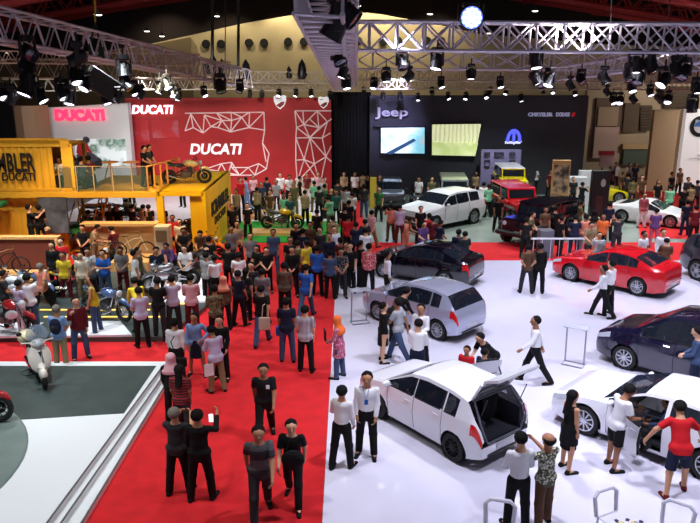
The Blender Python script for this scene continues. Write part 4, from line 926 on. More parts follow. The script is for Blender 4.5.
# white backdrop on the left
ww = empty('white_backdrop', (W(86, 105, 41).x, 41, 0)); inv2 = Vector((-ww.location.x, -41, 0)); tag(ww, 'white exhibition backdrop with glowing pink lettering and a rider picture', 'backdrop')
a, b = W(44, 108, 41), W(127.5, 103, 41); mb = MB(); mb.vprism([(a.x, 0), (b.x, 0), (b.x, b.z), (a.x, a.z)], 41, .6); o = mb.build('panel', mat('white_backdrop', (206, 206, 210), .6), ww); o.location = inv2
onwall(sign('lettering', 'DUCATI', 56, 104, 109, 120.5, 41, mat('pink_glow', (255, 60, 100), .4, emit=(255, 40, 84), es=1.5), None, off=.06, ext=.12, parent=ww), inv2)
o = wpanel('picture_print', 77, 139, 125, 166, 40.97, .05, pattern('race_print', (206, 216, 218), (66, 104, 84), 'noise', 1.1, .5, .64, .4, emit=.5, c3=(236, 238, 240)), ww); o.location = inv2
c = W(85, 152, 40.9); mb = MB()
def blob(pts, y, mi): mb.vprism([(c.x + px_, c.z + pz_) for px_, pz_ in pts], y, .02, mi)
def disc(x_, z_, r_, y, mi): blob([(x_ + r_ * math.cos(t * PI / 8), z_ + r_ * math.sin(t * PI / 8)) for t in range(16)], y, mi)
disc(-.3, -.55, .34, 40.90, 0); disc(.62, -.62, .34, 40.90, 0); blob([(-.55, -.2), (-.1, .12), (.5, -.1), (.8, -.4), (.3, -.7), (-.3, -.6)], 40.88, 2)
blob([(-.5, -.05), (-.42, .35), (-.1, .62), (.2, .5), (.28, .2), (.0, -.1), (-.2, -.25)], 40.86, 1); blob([(-.1, -.1), (.3, -.15), (.35, -.4), (.05, -.45)], 40.85, 0); blob([(.1, .4), (.38, .1), (.45, -.05), (.3, -.05), (.05, .2)], 40.84, 1); disc(.16, .70, .2, 40.83, 2); blob([(.1, .62), (.34, .66), (.34, .76), (.12, .8)], 40.81, 0)
o = mb.build('rider_print', [mat('print_dark', (40, 34, 44), .5), mat('print_red', (176, 30, 40), .5), mat('print_grey', (70, 70, 80), .5)], ww); o.location = inv2
mb = MB(); pts = [W(px, 106, 39) for px in (3, 11, 21, 31, 38)]
for i in range(4):
    y0, y1 = [39 + .25 * (k - 2) ** 2 for k in (i, i + 1)]; p, q = pts[i], pts[i + 1]; mb.add([(p.x, y0, 0), (q.x, y1, 0), (q.x, y1, q.z), (p.x, y0, p.z), (p.x, y0 + .3, 0), (q.x, y1 + .3, 0), (q.x, y1 + .3, q.z), (p.x, y0 + .3, p.z)], [(0, 1, 2, 3), (5, 4, 7, 6), (3, 2, 6, 7), (0, 3, 7, 4), (1, 5, 6, 2)])
tag(mb.build('curved_partition', mat('brown_panel', (150, 118, 92), .7), smooth=True), 'curved brown partition beside the white backdrop', 'partition')
wpanel('black_drape', -60, 90, 14, 150, 40.5, .4, mat('black_drape', (8, 8, 10), .95), label='black drape beside the curved brown partition', cat='drape')
a, b = W(331, 92, 42.3), W(371, 92, 42.3); mb = MB(); n = 24
vs = []; 
for i in range(n + 1):
    x = a.x + (b.x - a.x) * i / n; y = 42.4 + .12 * (i % 2); vs += [(x, y, 0), (x, y, a.z)]
mb.add(vs, [(2 * i, 2 * i + 2, 2 * i + 3, 2 * i + 1) for i in range(n)]); tag(mb.build('black_drape', mat('black_drape', (8, 8, 10), .95)), 'black drape between the red and the charcoal backdrops', 'drape')
# charcoal backdrop
jw = empty('charcoal_backdrop', (W(480, 100, 42).x, 42, 0)); inv3 = Vector((-jw.location.x, -42, 0)); tag(jw, 'charcoal exhibition backdrop with silver lettering, blue logo and two screens', 'backdrop')
a, b = W(370, 95.5, 42), W(589, 95.5, 42); mb = MB(); mb.box(((a.x + b.x) / 2, 42.3, a.z / 2), (b.x - a.x, .6, a.z)); o = mb.build('panel', mat('charcoal_wall', (52, 54, 64), .6), jw); o.location = inv3
wpanel('wall_ledge', 374, 125, 423, 126.5, 41.9, .3, mat('ledge', (60, 60, 72), .5), jw).location = inv3
onwall(sign('lettering', 'Jeep', 375, 408, 107.5, 119, 42, mat('silver_letters', (206, 206, 222), .35, .15), None, off=.02, ext=.12, parent=jw), inv3)
onwall(sign('lettering', 'CHRYSLER', 528, 553, 112.5, 116.5, 42, mat('small_letters', (170, 172, 196), .4, .2, emit=(180, 180, 220), es=.3), None, off=.04, ext=.05, parent=jw), inv3)
onwall(sign('lettering', 'DODGE', 556, 570, 112.5, 116.5, 42, mat('small_letters', (170, 172, 196), .4), None, off=.04, ext=.05, parent=jw), inv3)
mb = MB()
for k in (0, 1): c = W(571.5 + k * 1.6, 116.5, 41.9); mb.vprism([(c.x, c.z), (c.x + .06, c.z), (c.x + .13, c.z + .24), (c.x + .07, c.z + .24)], 41.88, .05)
mb.build('red_slashes', mat('slash_red', (190, 20, 40), .4, emit=(200, 20, 40), es=.4), jw).location = inv3
# arched blue logo with its name below
BL = mat('logo_blue', (96, 108, 236), .4, emit=(90, 100, 255), es=1.1); c = W(513.5, 142, 41.9); mb = MB(); R0, R1 = .46, .2
def arcp(r0, r1, sx): return [(c.x + sx * r0 * math.cos(t), c.z + r0 * math.sin(t) * 1.75) for t in [PI / 2 * k / 8 for k in range(9)]]
out = [(c.x + .44 * math.cos(PI * k / 18), c.z + .1 + .66 * math.sin(PI * k / 18)) for k in range(19)]; inn = [(c.x + .27 * math.cos(PI * k / 18), c.z + .1 + .46 * math.sin(PI * k / 18)) for k in range(19)]
for k in range(18): mb.vprism([out[k], out[k + 1], inn[k + 1], inn[k]], 41.86, .06)
mb.vprism([(c.x - .08, c.z), (c.x + .08, c.z), (c.x + .08, c.z + .6), (c.x - .08, c.z + .6)], 41.86, .06)
for s in (-1, 1): mb.vprism([(c.x + s * .27, c.z), (c.x + s * .44, c.z), (c.x + s * .44, c.z + .12), (c.x + s * .27, c.z + .12)], 41.86, .06)
mb.build('arch_logo', BL, jw).location = inv3
onwall(sign('lettering', 'mopar', 505, 522, 141.2, 144.6, 42, mat('logo_white', (230, 232, 255), .4, emit=(220, 225, 255), es=1.0), None, off=.05, ext=.04, parent=jw), inv3)
def screen(px, Y, m, label, th=.12):
    root = empty('video_screen', W(px[0][0], px[3][1], Y)); tag(root, label, 'screen'); off = -Vector(root.location); P4 = [W(x, y, Y) for x, y in px]
    mb = MB(); mb.vprism([(p.x, p.z) for p in P4], Y - .02, .02); mb.build('display', m, root).location = off
    cc = sum(P4, Vector()) / 4; mb = MB(); mb.vprism([(cc.x + (p.x - cc.x) * 1.03, cc.z + (p.z - cc.z) * 1.05) for p in P4], Y, th); mb.build('casing', DARKTRIM, root).location = off; return root
s1 = screen([(381, 128), (424.5, 127.5), (424.5, 153.5), (381, 153)], 41.75, pattern('video_blue', (232, 250, 255), (120, 196, 216), 'noise', .55, .42, .6, .4, emit=1.0, c3=(226, 160, 110), dist=2), 'left video screen with a bright blue and white picture')
c = W(400, 146, 41.7); mb = MB(); mb.vprism([(c.x - .9, c.z - .45), (c.x + .8, c.z + .45), (c.x + .95, c.z + .32), (c.x - .5, c.z - .5)], 41.68, .02); o = mb.build('picture_shape', mat('pic_slate', (70, 110, 150), .4, emit=(50, 80, 120), es=.4), s1); o.location = -Vector(s1.location)
s2 = screen([(432, 124.5), (481, 124), (475, 156), (432, 155)], 41.75, pattern('video_forest', (188, 194, 140), (228, 232, 186), 'wave', 1.3, .0, .5, .4, axis='X', emit=.8, dist=3.0), 'right video screen with a pale forest picture')
o = MB(); p = [W(432.3, 142, 41.72), W(478, 143, 41.72), W(475.3, 155.5, 41.72), W(432.3, 154.6, 41.72)]; o.vprism([(q.x, q.z) for q in p], 41.7, .02); o.build('picture_shape', pattern('video_ground', (186, 204, 132), (214, 226, 164), 'noise', 2.2, .4, .6, .4, emit=.8), s2).location = -Vector(s2.location)
# purple-lit grey panel with an engine-grille pattern
gp = empty('purple_lit_panel', XZ(500, 41.2)); tag(gp, 'purple-lit grey panel with raised square pattern behind the yellow off-road car', 'panel'); off = -Vector(gp.location)
wpanel('panel', 479, 149.5, 521, 196, 41.2, .2, mat('purple_lit', (150, 142, 190), .5), gp).location = off  # grey panel, the purple light on it put into its colour
mb = MB()
for px, py, w_, h_ in ((487, 154, 5, 3), (512, 154, 5, 3), (499, 154, 9, 3.4), (487, 163, 5, 6), (512, 163, 5, 6)):
    c = W(px, py, 41.05); k = .058
    for dx, dz, sx, sz in ((0, h_ / 2, w_, .6), (0, -h_ / 2, w_, .6), (-w_ / 2, 0, .6, h_), (w_ / 2, 0, .6, h_)): mb.box((c.x + dx * k, 41.05, c.z + dz * k), (sx * k * 1.1, .1, sz * k))
mb.build('raised_frames', mat('purple_lit_dark', (84, 84, 104), .5), gp).location = off
# ------------------------------------------------------------------ container village (ochre and yellow)
OCH = pattern('ochre_paint', (206, 156, 34), (220, 172, 48), 'noise', .8, .3, .7, .55); YEL = pattern('yellow_paint', (232, 180, 8), (244, 196, 18), 'noise', .8, .3, .7, .45); INK = mat('ink', (20, 18, 18), .7)
Yc = 27.3; x = lambda px, z=2.6, Y=Yc: XZ(px, Y, z).x
def corrugated(name, x0, x1, Y, z0, z1, m, parent, pitch=.28, dep=.06):
    vs = []; n = int((x1 - x0) / pitch * 4)
    for i in range(n + 1):
        xx = x0 + (x1 - x0) * i / n; y = Y + (dep if (i % 4) in (1, 2) else 0); vs += [(xx, y, z0), (xx, y, z1)]
    mb = MB(); mb.add(vs, [(2 * i, 2 * i + 2, 2 * i + 3, 2 * i + 1) for i in range(n)]); return mb.build(name, m, parent)
def frame_box(name, x0, x1, y0, y1, z0, z1, m, parent, t=.12):
    mb = MB()
    for xx in (x0, x1):
        for yy in (y0, y1): mb.box((xx, yy, (z0 + z1) / 2), (t, t, z1 - z0))
    for zz in (z0 + t / 2, z1 - t / 2):
        for yy in (y0, y1): mb.box(((x0 + x1) / 2, yy, zz), (x1 - x0, t, t))
        for xx in (x0, x1): mb.box((xx, (y0 + y1) / 2, zz), (t, y1 - y0, t))
    return mb.build(name, m, parent)
ct = empty('shipping_container', (x(-10), Yc, 2.72)); off = -Vector(ct.location); tag(ct, 'ochre corrugated container on the upper level with black lettering', 'container'); x0, x1 = x(-90), x(75)
corrugated('side_panel', x0, x(55.5), Yc + .05, 2.8, 4.58, OCH, ct).location = off; frame_box('frame', x0, x1, Yc + .06, Yc + 1.4, 2.72, 4.58, OCH, ct).location = off
mb = MB(); mb.box(((x0 + x1) / 2, Yc + .7, 4.55), (x1 - x0, 1.4, .05)); mb.box(((x0 + x1) / 2, Yc + 1.2, 2.76), (x1 - x0, 2.4, .06)); mb.box(((x0 + x(58)) / 2, Yc + 1.42, 3.7), (x(58) - x0, .05, 1.9)); mb.box((x(69.5), Yc + .06, 3.7), (x(75) - x(66), .05, 2.0)); mb.build('roof_and_back', OCH, ct).location = off
for s_, p0, p1, q0, q1 in (('MBLER', -2, 33.5, 153, 172), ('DUCATI', 2.5, 34.5, 172.5, 181)): onwall(sign('lettering', s_, p0, p1, q0, q1, Yc + .03, INK, None, off=.02, ext=.01, parent=ct, dy=.04), off)
onwall(sign('lettering', 'SCRA', -32, -4, 153, 172, Yc + .03, INK, None, off=.02, ext=.01, parent=ct, dy=.04), off)
cb = empty('shipping_container', (x(0), Yc, 0)); off = -Vector(cb.location); tag(cb, 'ochre container at ground level below the lettered one', 'container'); x0, x1 = x(-90, 1.3), x(62, 1.3)
corrugated('side_panel', x0, x1, Yc + .25, .1, 2.5, OCH, cb, .5, .03).location = off; frame_box('frame', x0, x1, Yc + .3, Yc + 2.4, 0, 2.58, OCH, cb).location = off
o = wpanel('smoky_poster', 42, 197, 66, 233, Yc - .1, .08, pattern('smoky_print', (38, 44, 56), (112, 122, 140), 'noise', 1.2, .4, .7, .5), cb); o.location = off
dk = empty('upper_deck', (x(110), Yc, 2.6)); off = -Vector(dk.location); tag(dk, 'ochre upper deck with glass railing between the containers', 'deck'); x0, x1 = x(-90), x(228) - .05
mb = MB(); mb.box(((x(76) + x(157)) / 2, Yc + 2.2, 2.6), (x(157) - x(76), 4.4, .2)); mb.build('floor_slab', OCH, dk).location = off
mb = MB(); mb.box(((x0 + x(157)) / 2, Yc - .08, 2.6), (x(157) - x0, .12, .22)); mb.build('edge_beam', OCH, dk).location = off
mb = MB()
for px in (61, 78, 95, 114, 133): mb.box((x(px), Yc + .02, 3.2), (.04, .04, 1.0))
mb.box(((x(61) + x(148)) / 2, Yc + .02, 3.70), (x(148) - x(61), .03, .025)); mb.build('railing', mat('rail_tan', (176, 156, 116), .5), dk).location = off
mb = MB(); mb.box(((x(61) + x(148)) / 2, Yc + .02, 3.2), (x(148) - x(61), .02, .9)); mb.build('glass_panel', mat('railing_glass', (70, 100, 100), .08, alpha=.3), dk).location = off
mb = MB()
for k in range(6): mb.box((x(148) + (x(165) - x(148)) * k / 5, Yc + .1 + .5 * k, 3.2), (.06, .06, .95))
mb.tube([(x(148), Yc + .1, 3.68), (x(165), Yc + 2.6, 3.68)], .04, 5); mb.build('side_railing', mat('warm_wood', (214, 142, 70), .6), dk).location = off
for px in (112, 133):
    p = XZ(px, Yc + 1.8, 2.7); mb = MB(); mb.lathe([(0, .95), (.35, .95), (.35, .92), (.03, .9), (.03, .03), (.22, .02), (.22, 0)], n=14); o = mb.build('bar_table', mat('warm_wood', (214, 142, 70), .6), loc=p, smooth=True)
    tag(o, 'small round bar table on the upper deck, %s' % ('nearer the ochre container' if px == 112 else 'nearer the red backdrop'), 'table')
yc = empty('shipping_container', (x(200), Yc, 0)); off = -Vector(yc.location); tag(yc, 'bright yellow open container with a motorcycle on its roof', 'container'); xr = x(205); xl = x(158)
mb = MB(); mb.box(((xl + xr) / 2, Yc + 2.9, 2.62), (xr - xl, 5.8, .16)); mb.build('roof_panel', YEL, yc).location = off
mb = MB(); mb.box((xr - .05, Yc + 2.9, 1.3), (.1, 5.8, 2.5)); mb.build('side_panel', YEL, yc).location = off; frame_box('frame', xl, xr - .05, Yc + .02, Yc + 5.75, 0, 2.7, YEL, yc, .16).location = off
mb = MB(); mb.box(((x(189) + xr) / 2, Yc + .1, 1.3), (xr - x(189), .08, 2.5)); mb.box((x(159.5), Yc + .05, 1.3), (x(162.5) - x(156), .2, 2.5)); mb.build('front_panel', YEL, yc).location = off
for s_, w_, h_, z_, y_ in (('SCRAMBLER', 4.2, .62, 1.45, 1.0), ('DUCATI', 2.6, .32, 1.02, 1.6)):
    me = text_mesh('lettering', s_, 1, INK, 0, .01, .05, width=w_, height=h_); o = bpy.data.objects.new('lettering', me); COL.objects.link(o); o.parent = yc; o.rotation_euler = (0, 0, PI / 2); o.location = Vector((xr + .02, Yc + y_, z_)) + off
# yellow stair with handrail beside the smoky poster
stt = empty('stair', (x(72, 1), Yc + .8, 0)); tag(stt, 'yellow stair with handrails leading to the upper deck', 'stair')
mb = MB()
for k in range(10): mb.box((.1 - k * .0, k * .3, .13 + k * .26), (.9, .3, .05))
mb.build('tread', OCH, stt); mb = MB()
for s in (-.45, .55): mb.tube([(s, -.1, .1), (s, 2.8, 2.6)], .05, 5); mb.tube([(s, -.1, 1.1), (s, 2.8, 3.5)], .03, 5); mb.tube([(s, -.1, .1), (s, -.1, 1.1)], .03, 5); mb.tube([(s, 1.3, 1.3), (s, 1.3, 2.3)], .03, 5)
mb.build('handrail', YEL, stt)
# low display walls and plinths in front of the containers
WOOD = pattern('pale_wood', (206, 160, 100), (222, 178, 116), 'wave', 3, .3, .7, .5, axis='X', dist=3); BRN = mat('brown_red', (112, 52, 40), .6)
Yb = 24.7
lw = empty('display_wall', (XZ(20, Yb, 1).x, Yb, 0)); tag(lw, 'low brown-red display wall with a pale wood cap behind the black bicycle', 'display wall'); off = -Vector(lw.location)
a, b = W(-90, 239, Yb), W(57, 239, Yb); mb = MB(); mb.box(((a.x + b.x) / 2, Yb + .1, a.z / 2), (b.x - a.x, .2, a.z)); mb.build('panel', BRN, lw).location = off
mb = MB(); mb.box(((a.x + b.x) / 2, Yb + .1, a.z + .04), (b.x - a.x + .1, .34, .09)); mb.box((b.x, Yb + .05, a.z / 2), (.1, .34, a.z)); mb.build('cap', WOOD, lw).location = off
Yd = 26.6; dw = empty('display_wall', (XZ(128, Yd, 1).x, Yd, 0)); tag(dw, 'pale wooden display wall behind the cream cruiser bicycle', 'display wall'); off = -Vector(dw.location); a, b = W(84, 229, Yd), W(157, 225, Yd)
mb = MB(); mb.box(((a.x + b.x) / 2, Yd + .1, b.z / 2), (b.x - a.x, .2, b.z)); mb.build('panel', pattern('warm_panel', (188, 150, 96), (204, 166, 110), 'noise', 1, .3, .7, .6), dw).location = off
mb = MB(); mb.box(((a.x + b.x) / 2, Yd + .0, b.z + .05), (b.x - a.x + .1, .5, .1)); mb.build('cap', WOOD, dw).location = off
p = XZ(163.5, 26.1, .7); mb = MB(); mb.box((p.x, 26.2, .8), (.55, .55, 1.6), bev=.02); o = tag(mb.build('cabinet', mat('cream_cab', (206, 190, 160), .5)), 'cream cabinet at the end of the wooden display wall', 'cabinet')
mb = MB(); mb.box((p.x, 25.9, 1.25), (.42, .03, .42)); mb.build('door', mat('cab_door', (120, 96, 70), .5), o)
plinth([(-16, 23.3), (XZ(38, 23.6, .3).x, 23.3), (XZ(38, 23.6, .3).x, 24.6), (-16, 24.6)], 0, .3, WOOD, 'pale wooden plinth under the black bicycle')
a, b = XZ(112, 25.3, .4), XZ(150, 25.3, .4); plinth([(a.x, 25), (b.x, 25), (b.x, 26.3), (a.x, 26.3)], 0, .45, WOOD, 'pale wooden plinth under the cream cruiser bicycle')
for px0, px1, y0, y1, z1, lb in ((249, 308, 233, 228, .16, 'pale wooden plinth under the black and yellow motorcycle on the turf'), (247, 264, 216, 211, .2, 'pale wooden plinth at the back of the turf')):
    plinth([G(px0, y0, z1), G(px1, y0, z1), G(px1 - 2, y1, z1), G(px0 + 4, y1, z1)], .03, z1, WOOD, lb)
mb = MB(); p = G(84, 234, .7); mb.add([(p.x - .9, p.y - .9, .9), (p.x + 1.3, p.y - .9, .95), (p.x + 1.3, p.y + .9, .95), (p.x - .9, p.y + .9, .9), (p.x + .2, p.y, 1.35)], [(0, 1, 4), (1, 2, 4), (2, 3, 4), (3, 0, 4), (3, 2, 1, 0)])
for sx, sy in ((-.8, -.8), (1.2, -.8), (1.2, .8), (-.8, .8)): mb.cyl((p.x + sx, p.y + sy, 0), (p.x + sx, p.y + sy, .93), .03)
tag(mb.build('green_canopy', mat('green_cloth', (26, 108, 58), .8)), 'low green canopy behind the display walls', 'canopy')
mb = MB(); p = W(0, 204, 26.9); mb.box((p.x - .6, 26.9, p.z), (1.6, .6, .22), bev=.06); tag(mb.build('green_awning', mat('green_cloth', (26, 108, 58), .8)), 'green awning fixed to the ochre container', 'awning')
mb = MB(); a, b = XZ(24, 26.5, .6), XZ(52, 26.5, .6); mb.box(((a.x + b.x) / 2, 26.4, .3), (b.x - a.x, 1.3, .6), bev=.02); tag(mb.build('platform', OCH), 'ochre platform in front of the smoky poster', 'platform')
for px, yy in ((62, 28.0), (70, 27.75), (76, 28.5), (84, 28.0), (91, 28.3)):
    q = XZ(px, yy, 2.7); mb = MB(); mb.lathe([(0, .42), (.17, .42), (.17, .37), (.03, .36), (.03, .02), (.16, .02), (.16, 0), (0, 0)], n=14); tag(mb.build('stool', DARKTRIM, loc=(q.x, q.y, 2.72), smooth=True), 'dark round stool on the upper deck', 'stool', 'stools on the upper deck')
# counters, panels and signs around the stands
def boxthing(name, px, py, dims, m, label, cat, z=0, top=None, rz=0):
    p = G(px, py, z); mb = MB(); mb.box((0, 0, dims[2] / 2), dims, bev=.02); o = mb.build(name, m, loc=(p.x, p.y, z), rz=rz); tag(o, label, cat)
    if top: mb = MB(); mb.box((0, 0, dims[2] + .02), (dims[0] + .08, dims[1] + .08, .04)); mb.build('counter_top', top, o)
    return o
boxthing('reception_counter', 311, 199, (1.7, .6, 1.15), mat('cream_counter', (222, 212, 190), .4), 'cream reception counter in front of the red backdrop', 'counter', top=WPL)
boxthing('reception_counter', 572, 205, (1.3, .6, 1.6), WPL, 'white kiosk counter beside the orange poster', 'counter')
boxthing('reception_counter', 585, 204, (.9, .5, 1.9), WPL, 'tall white kiosk beside the black totem', 'counter')
boxthing('dj_booth', 442, 190, (2.1, .8, 1.25), mat('dark_red_booth', (52, 20, 20), .5), 'dark red booth with musicians below the forest screen', 'booth', top=DARKTRIM)
boxthing('square_pillar', 544, 257, (.56, .5, 1.15), mat('grey_pillar', (96, 94, 104), .6), 'grey square plinth beside the black off-road car', 'plinth')
tt = boxthing('black_totem', 596, 227, (.85, .3, 2.75), mat('totem_black', (12, 12, 14), .4), 'tall black totem with a pale portrait beside the yellow sports car', 'totem')
mb = MB(); mb.lathe([(0, -.155), (.12, -.155), (.12, -.15)], (.1, 0, 1.35), axis='Y', n=18, M=None); o = mb.build('portrait_print', mat('portrait', (166, 158, 154), .5), tt); o.scale = (1, 1, 1.6)
mb = MB(); mb.box((-.02, -.16, 1.1), (.34, .02, .9)); mb.build('portrait_shirt', mat('print_maroon', (70, 20, 24), .5), tt)
ps = boxthing('poster_stand', 558, 210, (.95, .12, 2.7), mat('poster_frame', (196, 150, 96), .5), 'tall poster stand with an orange top edge behind the black off-road car', 'poster'); mb = MB(); mb.box((0, -.07, 1.7), (.8, .02, 1.5)); mb.build('poster', pattern('poster_print', (54, 44, 46), (196, 160, 130), 'noise', 3.5, .4, .62, .5), ps)
pk = empty('booth_sign', XZ(606, 44)); tag(pk, 'pink and white booth sign with a red header on posts', 'sign'); off = -Vector(pk.location)
wpanel('sign_board', 599, 154, 614, 167, 44, .1, mat('pinkish', (206, 186, 184), .5), pk).location = off; wpanel('sign_header', 598.5, 151, 614.5, 155, 43.9, .1, mat('header_red', (196, 60, 60), .5), pk).location = off
mb = MB()
for px in (600, 613): p = XZ(px, 44); mb.cyl((p.x, 44, 0), (p.x, 44, zat(166, 44)), .04)
mb.build('post', DARKTRIM, pk).location = off
yb = boxthing('yellow_banner', 373, 208, (.35, .06, 1.7), mat('banner_yellow', (206, 186, 60), .6), 'slim yellow banner beside the dark grey off-road car', 'banner')
# right partitions
a, b = W(655, 110, 43), W(688, 110, 43); mb = MB(); mb.box(((a.x + b.x) / 2, 43.2, a.z / 2), (b.x - a.x, .4, a.z)); tag(mb.build('beige_partition', mat('beige_part', (186, 162, 128), .8)), 'plain beige partition beside the white roundel wall', 'partition')
bm_ = empty('white_partition', XZ(740, 42.5)); off = -Vector(bm_.location); tag(bm_, 'bright white partition with a blue and white roundel', 'partition')
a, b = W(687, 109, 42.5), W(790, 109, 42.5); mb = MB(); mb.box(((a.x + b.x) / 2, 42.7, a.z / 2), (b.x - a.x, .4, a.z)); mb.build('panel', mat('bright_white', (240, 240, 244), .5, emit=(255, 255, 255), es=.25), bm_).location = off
c = W(700.5, 126.5, 42.4); r_ = .62
for nm, r1, m, y in (('roundel_ring', r_, mat('roundel_black', (14, 14, 20), .4), 42.42), ('roundel_white', r_ * .62, WPL, 42.38)):
    mb = MB(); mb.cyl((c.x, y + .03, c.z), (c.x, y, c.z), r1, n=28); mb.build(nm, m, bm_).location = off
mb = MB()
for q in (1, 3):
    pts = [(c.x, c.z)] + [(c.x + r_ * .6 * math.cos(PI / 2 * (q + k / 6)), c.z + r_ * .6 * math.sin(PI / 2 * (q + k / 6))) for k in range(7)]; mb.vprism(pts, 42.35, .03)
mb.build('roundel_blue', mat('roundel_blue', (60, 120, 200), .4), bm_).location = off
onwall(sign('lettering', 'BMW', 695.5, 705.5, 119.6, 122.6, 42.4, WPL, None, off=.02, ext=.01, parent=bm_, dy=.04), off); onwall(sign('lettering', 'Sheer', 697, 710, 154.2, 156.4, 42.4, mat('grey_letters', (150, 150, 156), .5), None, off=0, ext=.01, parent=bm_, dy=.04), off); onwall(sign('lettering', 'Driving Pleasure', 689, 712, 157.4, 159.8, 42.4, mat('grey_letters', (150, 150, 156), .5), None, off=0, ext=.01, parent=bm_, dy=.04), off)
# metal info stands on the white floor
STEEL = mat('brushed_steel', (150, 150, 160), .35, .6)
def info_stand(px, py, rz, label):
    p = G(px, py); root = empty('info_stand', p, rz); tag(root, label, 'stand', 'chrome info stands'); mb = MB()
    mb.tube([(-.26, -.14, .02), (.26, -.14, .02), (.26, .14, .02), (-.26, .14, .02)], .024, 6, closed=True); mb.build('base_frame', STEEL, root)
    mb = MB()
    for s in (-.24, .24): mb.tube([(s, .12, .02), (s, .06, 1.02)], .022, 6)
    mb.build('post', STEEL, root); mb = MB(); mb.box((0, .0, 1.05), (.6, .2, .02), M=Matrix.Rotation(.25, 3, 'X')); mb.build('info_panel', mat('clear_panel', (190, 194, 206), .15, alpha=.6), root)
info_stand(573, 365, -.55, 'chrome info stand between the dark van and the man with folded sleeves'); info_stand(360, 323, .3, 'chrome info stand beside the red carpet in front of the silver hatchback')
# barrier with white rail behind the red sedan
br = empty('barrier_rail', G(560, 262)); tag(br, 'white barrier rail behind the red sedan', 'barrier'); mb = MB(); mb.box((.1, 0, .95), (2.6, .06, .06)); mb.build('top_rail', WPL, br); mb = MB()
for k in range(8): mb.cyl((-1.1 + k * .34, 0, 0), (-1.1 + k * .34, 0, .93), .018)
mb.build('post', CHROME, br)
# white chairs, table and flowers right below the balcony
WCH = mat('white_chair', (214, 212, 222), .35)
def chair(px, py, rz, label):
    p = G(px, py + 9, .84); root = empty('chair', (p.x, p.y, 0), rz); tag(root, label, 'chair', 'white chairs below the balcony')
    mb = MB(); mb.box((0, .02, .45), (.42, .42, .035), bev=.015); mb.build('seat', WCH, root)
    mb = MB(); mb.tube([(-.21, -.2, .45), (-.23, -.25, .78), (-.15, -.27, .85), (.15, -.27, .85), (.23, -.25, .78), (.21, -.2, .45)], .034, 8); mb.build('backrest', WCH, root, True)
    for sx in (-.19, .19):
        for sy in (-.18, .2): mb = MB(); mb.tube([(sx, sy, .45), (sx * 1.08, sy * 1.1, 0)], .017, 6); mb.build('leg', WCH, root, True)
chair(500, 502, 2.9, 'white hoop-back chair near the man in the white shirt'); chair(618, 490, -2.7, 'white hoop-back chair facing the flower table'); chair(676, 503, 2.5, 'white hoop-back chair nearest the frame corner')
p = G(634, 541, .74); tb = empty('table', (p.x, p.y, 0)); tag(tb, 'round white table carrying the flower bowl', 'table'); mb = MB(); mb.lathe([(0, .74), (.42, .74), (.43, .72), (.42, .70), (0, .70)], n=28); mb.build('table_top', WCH, tb, True); mb = MB(); mb.lathe([(.035, .70), (.035, .05), (.25, .02), (.25, 0), (0, 0)], n=18); mb.build('pedestal', CHROME, tb, True)
fb = empty('flower_bowl', (p.x + .0, p.y + .1, .74)); tag(fb, 'bowl of white and dark flowers on the white table', 'flowers'); mb = MB(); mb.lathe([(0, 0), (.07, 0), (.11, .08), (.10, .08), (0, .03)], n=16); mb.build('bowl', DARKTRIM, fb, True)
mb = MB(); mb2 = MB()
for k in range(26):
    a, r = k * 2.4, .03 + .018 * (k ** .6); q = (math.cos(a) * r * 1.7, math.sin(a) * r * 1.2, .15 + random.random() * .06)
    for j in range(5): mb.ball((q[0] + math.cos(j * 1.257) * .02, q[1] + math.sin(j * 1.257) * .02, q[2]), (.017, .017, .009), 6, k % 3)
    mb2.tube([(0, 0, .05), q], .003, 3); mb2.ball((q[0] * .9, q[1] * 1.2, q[2] - .04), (.03, .014, .006), 5)
mb.build('blossoms', [mat('petal_white', (230, 226, 236), .6), mat('petal_dark', (60, 44, 84), .6), mat('petal_yellow', (220, 200, 120), .6)], fb, True); mb2.build('foliage', mat('leaf_green', (36, 74, 44), .7), fb)
# ------------------------------------------------------------------ lighting trusses
TR = mat('truss_alu', (206, 200, 212), .4, .25); TRF = mat('truss_alu_warm', (196, 186, 170), .45, .2); BLK = mat('fixture_black', (13, 13, 18), .45); LENS = mat('lens_glow', (255, 255, 255), .3, emit=(240, 238, 255), es=5.0)
HOUS = mat('lens_dark', (30, 34, 60), .1, coat=1.0)
def truss(a, b, s, label, bay=None, style='X', m=TR, r=.03):
    a, b = Vector(a), Vector(b); root = empty('lighting_truss', (a + b) / 2); tag(root, label, 'truss'); o = root.location.copy(); a = a - o; b = b - o
    d = (b - a); L = d.length; d.normalize(); sd = d.cross(Vector((0, 0, 1))).normalized(); up = sd.cross(d); h = s / 2
    cs = [sd * i * h + up * j * h for i, j in ((-1, -1), (1, -1), (1, 1), (-1, 1))]; mb = MB()
    for c in cs: mb.tube([a + c, b + c], r, 6)
    mb.build('chord', m, root, True); n = max(2, int(L / (bay or s))); mb = MB(); q = r * .62
    for i in range(n):
        p0, p1 = a + d * L * i / n, a + d * L * (i + 1) / n
        for f_ in range(4):
            c0, c1 = cs[f_], cs[(f_ + 1) % 4]
            if style == 'X' and f_ in (1, 3):
                mb.tube([p0 + c0, p1 + c1], q, 4); mb.tube([p0 + c1, p1 + c0], q, 4); mb.tube([p0 + c0, p0 + c1], q * 1.2, 4)
            else: mb.tube([p0 + c0, (p0 + p1) / 2 + c1, p1 + c0], q, 4); 
            if style == 'X' and f_ in (0, 2): mb.tube([p0 + c0, p0 + c1], q, 4)
    mb.build('lattice', m, root); return root
truss(W(342, 36, 20), W(860, 40, 20), .74, 'silver box truss with crossed bracing nearest the camera', bay=.74, r=.045)
truss(W(343, 60, 28), W(790, 62, 28), .66, 'silver box truss second behind the crossed-brace one', bay=1.1, r=.035)
